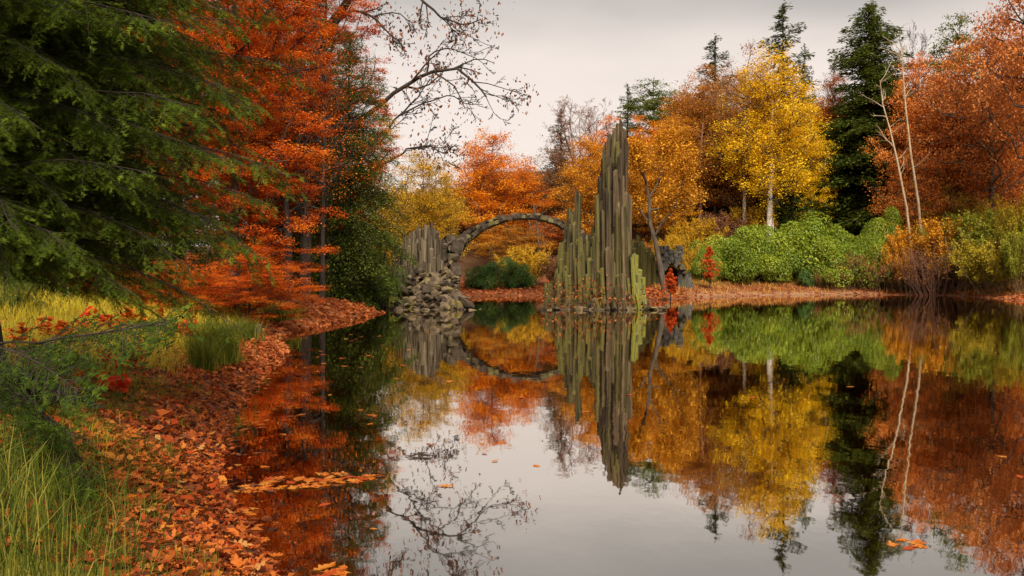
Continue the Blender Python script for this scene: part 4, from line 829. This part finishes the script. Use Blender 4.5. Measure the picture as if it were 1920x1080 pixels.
# ------------------------------------------------------------------ the hemlock at the left edge
def bough_mesh(seed, L, start, tw_per_m, droop, spread=1.0, m=12, dark=0., w=.0044, sub=28):
    """one hemlock bough along +x: a stem, side twigs and their needles"""
    rng = R(seed); s = np.linspace(0, 1, 10); pth = np.stack([L * s, .06 * L * np.sin(s * 2.2 + seed) * s, -droop * L * s ** 2.2], 1) + rng.normal(0, .012, (10, 3)); pth[0] = 0
    wood = [(pth, np.linspace(.017, .003, 10))]; TB, TD, TL, TC = [], [], [], []; nt_ = int(L * (1 - start) * tw_per_m)
    for j in range(nt_):
        u = start + (1 - start) * (j + rng.random()) / nt_; f = u * 9; i = min(int(f), 8); p = pth[i] + (pth[i + 1] - pth[i]) * (f - i); t = nrm(pth[i + 1] - pth[i]); sd_ = np.array([-t[1], t[0], 0]); sgn = 1 if j % 2 else -1
        v0 = (u - start) / (1 - start); l = (.20 + .66 * spread * (1 - v0) ** .6) * rng.uniform(.55, 1.15); tw = wig(rng, p, t * .8 + sd_ * sgn * rng.uniform(.45, 1.0) + np.array([0, 0, rng.uniform(-.5, .12)]), l, 5, .16, -.09); wood.append((tw, np.linspace(.0034, .0015, 5)))
        ns = max(4, int(l * sub)); c0 = rng.random()
        for q in range(ns):
            v = .06 + .94 * (q + rng.random()) / ns; ff = v * 4; ii = min(int(ff), 3); pp = tw[ii] + (tw[ii + 1] - tw[ii]) * (ff - ii); tt = nrm(tw[ii + 1] - tw[ii]); pr = nrm(np.cross(tt, [0, 0, 1.])); sg = 1 if q % 2 else -1
            TB.append(pp); TD.append(nrm(tt * .8 + pr * sg * rng.uniform(.4, .9) + np.array([0, 0, rng.uniform(-.5, .05)]))); TL.append((.06 + .13 * (1 - v)) * rng.uniform(.7, 1.2)); TC.append(.34 * c0 + .26 * v0 * v)
    TB, TD, TL, TC = map(np.array, (TB, TD, TL, TC)); n = len(TB)
    side = nrm(np.cross(TD, np.array([0, 0, 1.])) + rng.normal(0, .25, (n, 3))); u = (np.arange(m) + .5)[None, :] / m + rng.normal(0, .02, (n, m)); sg = np.where(np.arange(m) % 2 == 0, 1, -1)[None, :, None]
    base = TB[:, None, :] + TD[:, None, :] * (TL[:, None] * u)[..., None]; nd = nrm(TD[:, None, :] * .6 + side[:, None, :] * sg + rng.normal(0, .25, (n, m, 3))); ln = rng.uniform(.022, .042, (n, m, 1)) * (1 + dark)
    V = np.stack([base - TD[:, None, :] * w, base + TD[:, None, :] * w, base + nd * ln], 2).reshape(-1, 3); Fq = np.arange(len(V)).reshape(-1, 3)
    Vw, Fw = tube_list(wood, 4); Fw = np.concatenate([Fw[:, [0, 1, 2]], Fw[:, [0, 2, 3]]])
    me = mk('bough', np.concatenate([V, Vw]), np.concatenate([Fq, Fw + len(V)]), np.concatenate([np.clip(np.repeat(TC, m) + .42 * rng.random(n * m) - dark, 0, 1), np.zeros(len(Fw))]))
    me.materials.append(LMAT('hemlock')); me.materials.append(M['bark_dark']); me.polygons.foreach_set('material_index', np.concatenate([np.zeros(len(Fq), np.int32), np.ones(len(Fw), np.int32)])); return me
def hemlock():
    rng = R(101); bx, by = -5.6, 9.0; root = empty('hemlock_tree', (bx, by, gz(bx, by) - .1), 0, 'dark green hemlock with drooping needle sprays filling the left edge', 'tree')
    paths = [(np.array([[.25, -.05, 0], [.05, 0, .35], [0, 0, 1.2], [0, .05, 4], [0, 0, 8], [0, 0, 12.5]]), np.array([.62, .40, .32, .27, .18, .03]))]
    for a in (-.4, .5, -1.6, 2.6): paths.append((np.array([[0, 0, .35], [math.cos(a) * .7, math.sin(a) * .7, .10], [math.cos(a) * 1.3, math.sin(a) * 1.3, -.16]]), np.array([.24, .17, .06])))
    link('trunk', mk('trunk', *tube_list([paths[0]] + paths[1:], 9), smooth=True), M['bark_dark'], root)
    ms = [bough_mesh(400 + q, 3.0, .10, 18, .20 + .05 * (q % 3)) for q in range(5)]; low = [bough_mesh(420, 5.2, .52, 24, -.02, .5, 10, .2, .0085, 15), bough_mesh(421, 4.8, .48, 24, .05, .5, 10, .2, .0085, 15)]  # low boughs get a darker needle tint: shade put into their colour
    def put(me, z, az, pitch, roll, sc):
        o = link('bough', me, None, root, (0, 0, z)); o.rotation_euler = (roll, pitch, az); o.scale = (sc, sc, sc)
    for k in range(150):
        z = 1.5 + 4.3 * (k + rng.random()) / 150; az = rng.uniform(-1.15, 1.0) if k % 6 else rng.uniform(1, 5.2); L = np.interp(z, [1, 1.6, 2.5, 4, 6], [.78, .92, 1.02, 1.06, .95]) * rng.uniform(.62, 1.06); put(ms[k % 5], z, az, rng.uniform(-.22, .12), rng.uniform(-.35, .35), L)
    for k in range(40): put(ms[k % 5], 5.8 + 6 * (k / 40), rng.uniform(0, 6.28), rng.uniform(-.2, .1), rng.uniform(-.3, .3), (1.0 - .75 * k / 40) * rng.uniform(.8, 1.05))
    put(low[0], .68, -.845, -.03, .5, .98); put(low[1], .60, -.89, .03, -.6, .98); put(low[1], .74, -.95, .02, .7, .95); put(low[0], .50, -.93, .0, -.9, .9)
hemlock()

# ------------------------------------------------------------------ ground cover of the left bank
def blades(P, h, w, rng, bend=.5, dirs=None):
    n = len(P); a = rng.uniform(0, 6.283, n); d = np.stack([np.cos(a), np.sin(a), 0 * a], 1) if dirs is None else dirs; sd_ = np.stack([-d[:, 1], d[:, 0], 0 * a], 1); rot = rng.uniform(0, 6.283, n); sd_ = np.stack([np.cos(rot), np.sin(rot), 0 * a], 1)
    h = h[:, None]; w = w[:, None]; b = (bend * rng.random(n))[:, None]
    m1 = P + np.array([0, 0, 1]) * h * .5 + d * h * b * .25; tip = P + np.array([0, 0, 1]) * h * (1 - .35 * b) + d * h * b * .95
    V = np.stack([P - sd_ * w, P + sd_ * w, m1 + sd_ * w * .8, m1 - sd_ * w * .8, tip - sd_ * w * .08, tip + sd_ * w * .08], 1).reshape(-1, 3); o = np.arange(n)[:, None] * 6
    F = np.concatenate([o + np.array([[0, 1, 2, 3]]), o + np.array([[3, 2, 5, 4]])], 1).reshape(-1, 4)
    return V, F
def on_ground(x, y, dz=0.): return np.stack([x, y, ground(x, y) + dz], 1)
def stuff(name, V, F, tint, mat, label, cat_): return tag(link(name, mk(name, V, F, tint), mat), label, cat_, None, 'stuff')
rng = R(201)
# golden meadow
n = 110000; x = rng.uniform(-14, -3.0, n); y = np.exp(rng.uniform(math.log(6.5), math.log(34), n)); d = sdist(x, y)
k = (d > .9) & (d < 9) & ((960 + x / y * FPX > 165 + rng.normal(0, 40, n)) | (y > 12.5)) & (hashn(x, y, .9) + .5 * hashn(x, y, 2.3) + rng.normal(0, .35, n) + .25 * np.minimum(d - 1.5, 2) > -.15 + .7 * (y < 12)) ; x, y = x[k], y[k]; Pg = on_ground(x, y, -.02)
V, F = blades(Pg, rng.uniform(.10, .38, len(x)) * np.clip(y / 14, .5, 1.15), np.clip(y * .00032, .002, .009), rng, 1.1)
tt = np.repeat(np.clip(.5 + .3 * hashn(x, y, .5) + rng.normal(0, .22, len(x)) + .15 * sst(10, 15, y), 0, 1), 2)
stuff('meadow_grass', V, F, tt, LMAT('grass_gold'), 'golden yellow meadow grass on the left bank', 'grass')
# tall green grass at the near corner
n = 3800; x = rng.uniform(-4.4, -1.9, n); y = rng.uniform(3.9, 6.6, n); px = 960 + x / y * FPX; d = sdist(x, y)
k = (px < 240 + rng.normal(0, 70, n)) & (d > .5); x, y = x[k], y[k]
V, F = blades(on_ground(x, y, -.03), rng.uniform(.22, .58, len(x)) * np.clip((430 - (960 + x / y * FPX)) / 300, .35, 1.1), rng.uniform(.0018, .0042, len(x)), rng, .95)
stuff('tall_grass', V, F, np.repeat(rng.random(len(x)), 2), LMAT('grass_green'), 'tall green grass at the near left corner of the bank', 'grass')
# thin grass among the leaves of the near bank
n = 46000; x = rng.uniform(-6.5, -1.6, n); y = rng.uniform(4.2, 13, n); d = sdist(x, y); k = (d > .30) & (hashn(x, y, 2.1) + .5 * hashn(x, y, 5.3) + .75 * np.minimum(d, 1.6) > .42); x, y = x[k], y[k]
V, F = blades(on_ground(x, y, -.02), rng.uniform(.04, .17, len(x)), np.full(len(x), .0024), rng, 1.3)
stuff('bank_grass', V, F, np.repeat(rng.random(len(x)), 2), LMAT('rush'), 'short mossy grass between the fallen leaves of the near bank', 'grass')
# rush tufts at the water edge
def tuft(x, y, D, wpx, hpx, n, mat, label, seed, name='rush_tuft'):
    r = R(seed); b = P3(x, y, D); b[2] = gz(b[0], D) - .03; root = empty(name, b, 0, label, 'grass tuft'); W = wpx / FPX * D; H = hpx / FPX * D
    q = np.stack([r.normal(0, W * .20, n), r.normal(0, W * .22, n), 0 * r.random(n)], 1); V, F = blades(q, H * r.uniform(.45, 1.1, n), np.full(n, max(.003, .00028 * D)), r, .75); link('blades', mk('blades', V, F, np.repeat(r.random(n), 2)), LMAT(mat), root)['kind'] = 'stuff'
tuft(405, 700, 16.2, 100, 95, 1500, 'rush', 'dark green rush tuft on the left bank near the water', 1)
tuft(380, 725, 14.8, 60, 80, 600, 'rush', 'small rush tuft in front of the dark green one', 2)
tuft(455, 640, 21.5, 70, 50, 700, 'grass_green', 'low green tuft behind the rush tuft on the bank', 3)
tuft(520, 590, 30, 80, 34, 700, 'rush', 'olive grass tuft at the foot of the low beech', 4)
tuft(680, 572, 50, 40, 30, 400, 'reed', 'tan grass tuft on the leaf spit by the yew', 5)
# ochre grass on the right bank
n = 26000; y = rng.uniform(62, 90, n); x = rng.uniform(11, 42, n); d = sdist(x, y); k = (d > .6) & (d < 9) & (hashn(x, y, .7) + rng.normal(0, .3, n) > -.1); x, y = x[k], y[k]
V, F = blades(on_ground(x, y, -.03), rng.uniform(.12, .5, len(x)), np.full(len(x), .024), rng, 1.1); stuff('dry_grass', V, F, np.repeat(rng.random(len(x)), 2), LMAT('reed'), 'ochre dry grass along the far right shore', 'grass')

# fallen leaves
def leaf_outline(kind, seed):
    r = R(seed)
    if kind == 'oak':                                              # pointed lobes of a red oak leaf
        prof = [(-.5, .012), (-.34, .03), (-.28, .17), (-.20, .19), (-.15, .05), (-.06, .26), (.03, .29), (.06, .07), (.14, .21), (.24, .20), (.25, .05), (.36, .09), (.5, 0)]
    else: prof = [(-.5, .012), (-.36, .03), (-.2, .20), (0, .27), (.2, .21), (.38, .09), (.5, 0)]
    up_ = [(a + r.uniform(-.012, .012), b * r.uniform(.85, 1.15)) for a, b in prof]; dn = [(a + r.uniform(-.012, .012), -b * r.uniform(.85, 1.15)) for a, b in prof[:-1]]
    cu, tw = r.uniform(-.5, 1.0), r.uniform(-.4, .4); zf = lambda a, b: cu * a * a * .5 + .9 * b * b * r.uniform(.5, 1.2) * (1 if seed % 3 else -.6) + tw * a * b
    mid = [(a, 0) for a, _ in prof]; V = [(a, 0, zf(a, 0)) for a, _ in mid] + [(a, b, zf(a, b)) for a, b in up_[:-1]] + [(a, b, zf(a, b)) for a, b in dn]; n = len(prof); F = []
    for q in range(n - 2):
        F += [(q, q + 1, n + q + 1, n + q), (q + 1, q, n + n - 1 + q, n + n - 1 + q + 1)]
    F += [(n - 2, n - 1, n + n - 2), (n - 1, n - 2, n + n - 1 + n - 2)]
    me = bpy.data.meshes.new('leaf'); me.from_pydata(V, [], F); me.update(); return me
OAK = [leaf_outline('oak', s) for s in range(7)]; OVAL = [leaf_outline('oval', s + 20) for s in range(4)]
# the near leaves one by one
cnt = 0; r = R(301); tries = 0; placed = []
while cnt < 300 and tries < 6000:
    tries += 1; y = math.exp(r.uniform(math.log(4.9), math.log(10.5))); x = r.uniform(-4.2, -1.2); d = float(sdist(np.array([x]), np.array([y]))[0]); pxx = 960 + x / y * FPX
    if d < -.07 or d > 2.4 or pxx < 60 or (pxx < 330 and y < 6.3 and r.random() < .8) or r.random() < .62 * max(d - .35, 0): continue
    if any((x - a) ** 2 + (y - b) ** 2 < .006 for a, b in placed): continue
    placed.append((x, y)); o = link('leaf', OAK[cnt % 7] if r.random() < .8 else OVAL[cnt % 4], None, GROUND, (x, y, max(gz(x, y), 0) + r.uniform(.012, .05)))
    s = r.uniform(.07, .175); o.scale = (s, s * r.uniform(.8, 1.1), s); o.rotation_euler = (r.normal(0, .32), r.normal(0, .32), r.uniform(0, 6.28)); mt = LEAFCOL[int(r.choice(7, p=[.24, .2, .16, .1, .1, .08, .12]))]
    if len(o.data.materials) == 0: o.data.materials.append(mt)
    o.material_slots[0].link = 'OBJECT'; o.material_slots[0].material = mt; cnt += 1
print('near leaves', cnt)
# the rest of the litter
def litter(n, ylo, yhi, xlo, xhi, dlo, dhi, size, mat, label, name, tri=True, fall=.6, zup=.02):
    y = np.exp(rng.uniform(math.log(ylo), math.log(yhi), n)); x = rng.uniform(xlo, xhi, n); d = sdist(x, y)
    k = (d > dlo) & (d < dhi) & (rng.random(n) < np.exp(-np.maximum(d - .6, 0) * fall) + .10); x, y = x[k], y[k]; m = len(x); z = np.maximum(ground(x, y), .002) + rng.uniform(.004, zup, m)
    P_ = np.stack([x, y, z], 1); s = size * rng.uniform(.4, 1.4, m) * np.clip(.6 + y / 40, .7, 1.6); N = nrm(np.array([0, 0, 1.]) + rng.normal(0, .5, (m, 3))); A = nrm(np.cross(N, rng.normal(size=(m, 3)))); Bv = np.cross(N, A); s = s[:, None]
    V = np.stack([P_ - A * s * .5, P_ - A * s * .12 + Bv * s * .30 + N * s * .1, P_ + A * s * .02 + Bv * s * .13, P_ + A * s * .2 + Bv * s * .26 + N * s * .08, P_ + A * s * .5, P_ + A * s * .2 - Bv * s * .26 + N * s * .1, P_ + A * s * .02 - Bv * s * .13, P_ - A * s * .12 - Bv * s * .30 + N * s * .08], 1).reshape(-1, 3)
    o = np.arange(m)[:, None] * 8; F = np.concatenate([o + np.array([[0, 1, 2, 6]]), o + np.array([[0, 2 + 0, 6, 7]]) * 0 + o * 0 + o + np.array([[0, 6, 7, 7]]) * 0 + np.array([[0, 0, 0, 0]])], 1)[:, :4]
    F = np.concatenate([o + np.array([[0, 1, 2, 6]]), o + np.array([[0, 6, 7, 0]])[:, :4], o + np.array([[2, 3, 4, 5]]), o + np.array([[2, 5, 6, 6]])], 1).reshape(-1, 4)
    T3 = np.concatenate([o + np.array([[0, 1, 2]]), o + np.array([[0, 2, 6]]), o + np.array([[0, 6, 7]]), o + np.array([[2, 3, 4]]), o + np.array([[2, 4, 6]]), o + np.array([[6, 4, 5]])], 1).reshape(-1, 3)
    stuff(name, V, T3, np.repeat(rng.random(m), 6), mat, label, 'leaf litter')
litter(46000, 4.6, 22, -8, -1, -.09, 4.5, .10, LMAT('litter'), 'carpet of fallen orange oak leaves along the near left bank', 'fallen_leaves', fall=1.5, zup=.035)
litter(26000, 14, 62, -13, -5, -.25, 5, .15, LMAT('litter_far'), 'carpet of fallen orange leaves along the curving left shore', 'fallen_leaves', fall=.8)
litter(12000, 60, 92, -9, 13, -.1, 7, .20, LMAT('litter_far'), 'rust coloured fallen leaves on the far shore', 'fallen_leaves', fall=.2)
litter(9000, 52, 80, 29, 48, -.1, 9, .20, LMAT('litter_far'), 'brown fallen leaves under the shrubs of the right shore', 'fallen_leaves', fall=.15)
litter(3500, 62, 80, 11, 33, -.1, 5, .17, LMAT('litter_far'), 'scattered brown leaves along the far right shore', 'fallen_leaves', fall=.3)
# leaves lying on the lake bed under the shallow edge
n = 7000; y = np.exp(rng.uniform(math.log(4.5), math.log(30), n)); x = rng.uniform(-7.5, -.9, n); d = sdist(x, y); k = (d < 0) & (d > -3.0); x, y = x[k], y[k]
V, F = leaves(on_ground(x, y, .012), rng.uniform(.07, .15, len(x)), rng, up=.9); stuff('sunken_leaves', V, F, rng.random(len(x)) ** 1.3, LMAT('litter'), 'sunken brown leaves under the shallow water by the left bank', 'leaf litter')

# leaves floating on the lake
def float_leaf(x, y, size, label, group=None, rz=None, curl=1.0):
    X, D = WL(x, y); i = int(r.integers(7)); o = link('floating_leaf', OAK[i], None, None, (X, D, .006)); o.scale = (size, size, size * .5 * curl); o.rotation_euler = (r.normal(0, .05), r.normal(0, .05), r.uniform(0, 6.28) if rz is None else rz)
    o.material_slots[0].link = 'OBJECT'; o.material_slots[0].material = LEAFCOL[int(r.choice([0, 0, 1, 6, 2, 5]))]; return tag(o, label, 'leaf', group)
for q in range(84):
    t = r.random(); x = 445 + 250 * t + r.normal(0, 8); yc = np.interp(t, [0, .35, .6, 1], [918, 908, 903, 895]); sp_ = np.interp(t, [0, .4, .75, 1], [5, 16, 13, 3]); float_leaf(x, yc + r.uniform(-sp_, sp_), r.uniform(.13, .2), 'orange oak leaf packed in the floating raft beside the left bank', 'leaves of the floating raft')
for q in range(9): float_leaf(625 + r.normal(0, 30), 1070 + r.uniform(-6, 12), r.uniform(.13, .2), 'orange oak leaf in the small floating raft at the bottom edge', 'leaves of the small floating raft')
for q in range(10): float_leaf(1712 + r.normal(0, 18), 1022 + r.normal(0, 4.5), r.uniform(.10, .16), 'red brown leaf in the floating clump at the lower right', 'leaves of the right floating clump')
for x, y, s, lb in [(836, 912, .18, 'curled brown leaf alone on the pale water beside reflected twigs'), (1006, 874, .14, 'flat orange leaf alone on the pale water below the spire reflection'), (928, 865, .12, 'tan leaf floating under the reflected orange tree'), (908, 851, .10, 'dark curled leaf beside the tan one'), (1305, 903, .12, 'orange leaf floating at the edge of the reflected trees'), (1878, 856, .16, 'orange leaf floating near the right edge, upper one'), (1912, 894, .14, 'orange leaf cut by the right edge, lower one'), (609, 947, .15, 'orange leaf floating just below the leaf raft'), (497, 876, .17, 'upright orange leaf floating just above the leaf raft'), (495, 1013, .15, 'long orange leaf near the bank below the raft'), (700, 1032 - 40, .08, 'small leaf on the dark water right of the raft'), (842, 715, .3, 'pale leaf floating on the mirrored bridge pier'), (530, 815, .16, 'orange leaf by the bank in the dark shallows'), (806, 835, .16, 'leaf on the edge of the mirrored olive tree'), (1180, 741, .2, 'small pale leaf on the mirrored spire'), (1098, 772, .2, 'pale leaf left of the mirrored spire'), (978, 746, .2, 'pale leaf on the mirrored orange tree'), (1412, 746, .18, 'small orange leaf on the mirrored thin birch'), (1594, 725, .2, 'small pink leaf on the mirrored spruce'), (940, 830, .18, 'leaf on the lower edge of the mirrored orange tree')]:
    float_leaf(x, y, s, lb)
for q in range(42):
    y = 620 + 180 * r.random() ** 1.3; x = np.interp(y, [620, 700, 800], [640, 560, 470]) + abs(r.normal(0, 110)); float_leaf(x, y, r.uniform(.08, .15) * (1 + (900 - y) / 500), 'small leaf drifting on the dark water below the mirrored yews', 'leaves drifting on the dark water')
for q in range(36):
    y = 690 + 380 * r.random(); x = np.interp(y, [690, 780, 850, 930, 1010, 1080], [505, 440, 408, 425, 465, 500]) + abs(r.normal(0, 32)) + 6; float_leaf(x, y, r.uniform(.09, .17), 'orange leaf floating close along the left water edge', 'leaves floating along the left water edge')

# red saplings and small plants on the left bank
def seedling(x, y, D, hpx, wpx, n, size, mat, label, seed, name='oak_seedling'):
    r = R(seed); b = P3(x, y, D); b[2] = gz(b[0], D) - .02; root = empty(name, b, 0, label, 'plant'); H = hpx / FPX * D; W = wpx / FPX * D; out, tips = [], []
    for q in range(5): a = r.uniform(0, 6.28); branch_out(r, wig(r, (r.normal(0, W * .1), r.normal(0, W * .1), 0), (math.cos(a) * .5, math.sin(a) * .5, 1), H * r.uniform(.6, 1), 5, .12, .02), .006, .003, 1, out, tips, (4,), .45, .7, 0, .15)
    link('stem', mk('stem', *tube_list(out, 4), smooth=True), M['bark'], root); A = np.concatenate(tips); q = A[r.integers(0, len(A), n)] + r.normal(0, .04, (n, 3)); V, F = leaves(q, size * r.uniform(.6, 1.3, n), r, up=.45, aspect=.6); link('foliage', mk('foliage', V, F, r.random(n)), LMAT(mat), root)
seedling(165, 640, 10.0, 95, 130, 90, .12, 'scarlet', 'scarlet oak seedling beside the hemlock root', 1)
seedling(240, 610, 13.0, 70, 130, 110, .13, 'scarlet', 'scarlet oak seedling at the edge of the golden meadow', 2)
seedling(60, 760, 6.6, 130, 140, 60, .09, 'scarlet', 'red leafed seedling behind the low hemlock branch', 3)
seedling(95, 735, 7.0, 90, 90, 36, .08, 'yellowgreen', 'small yellow green bramble by the left edge', 4, 'bramble')
seedling(345, 560, 18, 55, 150, 160, .13, 'scarlet', 'red leafed seedling under the hemlock branch tips', 5)
seedling(300, 700, 9.5, 45, 90, 40, .12, 'litter', 'orange leafed seedling among the fallen leaves', 6)
for q, (x, y, D, h, w, n, mt, lb) in enumerate([(30, 600, 12.5, 60, 120, 60, 'beech', 'red seedling patch at the left edge under the hemlock'), (110, 590, 14.5, 60, 130, 140, 'beech', 'orange beech seedlings behind the scarlet oak seedling'), (180, 585, 16, 55, 130, 150, 'scarlet', 'scarlet seedlings behind the meadow edge'), (270, 575, 18.5, 50, 140, 160, 'beech', 'orange beech seedlings at the back of the meadow'), (20, 650, 9.2, 50, 90, 60, 'litter', 'rusty seedling beside the hemlock trunk'), (215, 655, 11, 40, 80, 50, 'scarlet', 'small scarlet seedling in the golden grass')]):
    seedling(x, y, D, h, w, n, .12, mt, lb, 20 + q, 'beech_seedling' if mt == 'beech' else 'oak_seedling')
# stump and post
def stump(x, y, D, wpx, hpx, mat, label, name, seed, sides=9):
    r = R(seed); b = P3(x, y, D); b[2] = max(gz(b[0], D), -.4) - .1; root = empty(name, b, 0, label, name.replace('_', ' ')); W = wpx / FPX * D / 2; H = hpx / FPX * D + .1; V, F = [], []
    for k, (f, z) in enumerate([(1.25, 0), (1.0, .3), (.95, .7), (1.0, .96), (.86, 1.0)]):
        for j in range(sides): a = j * 2 * math.pi / sides; q = W * f * (1 + .10 * math.sin(3 * a + seed)); V.append((math.cos(a) * q, math.sin(a) * q, z * H + (r.uniform(-.03, .03) * H if k == 4 else 0)))
    for k in range(4):
        for j in range(sides): F.append((k * sides + j, k * sides + (j + 1) % sides, (k + 1) * sides + (j + 1) % sides, (k + 1) * sides + j))
    me = bpy.data.meshes.new('body'); me.from_pydata(V, [], F); me.update(); link('body', me, M[mat], root)
    me = bpy.data.meshes.new('cut_top'); me.from_pydata(V[-sides:], [], [tuple(range(sides))]); me.update(); link('cut_top', me, M['bark_grey' if mat != 'boulder' else 'boulder'], root)
stump(484, 574, 26, 15, 26, 'bark', 'small dark tree stump in the orange leaves under the beech', 'tree_stump', 2)
stump(736, 579, 47, 20, 28, 'basalt_lime', 'short mossy stone post in the water left of the boulders', 'stone_post', 3, 6)
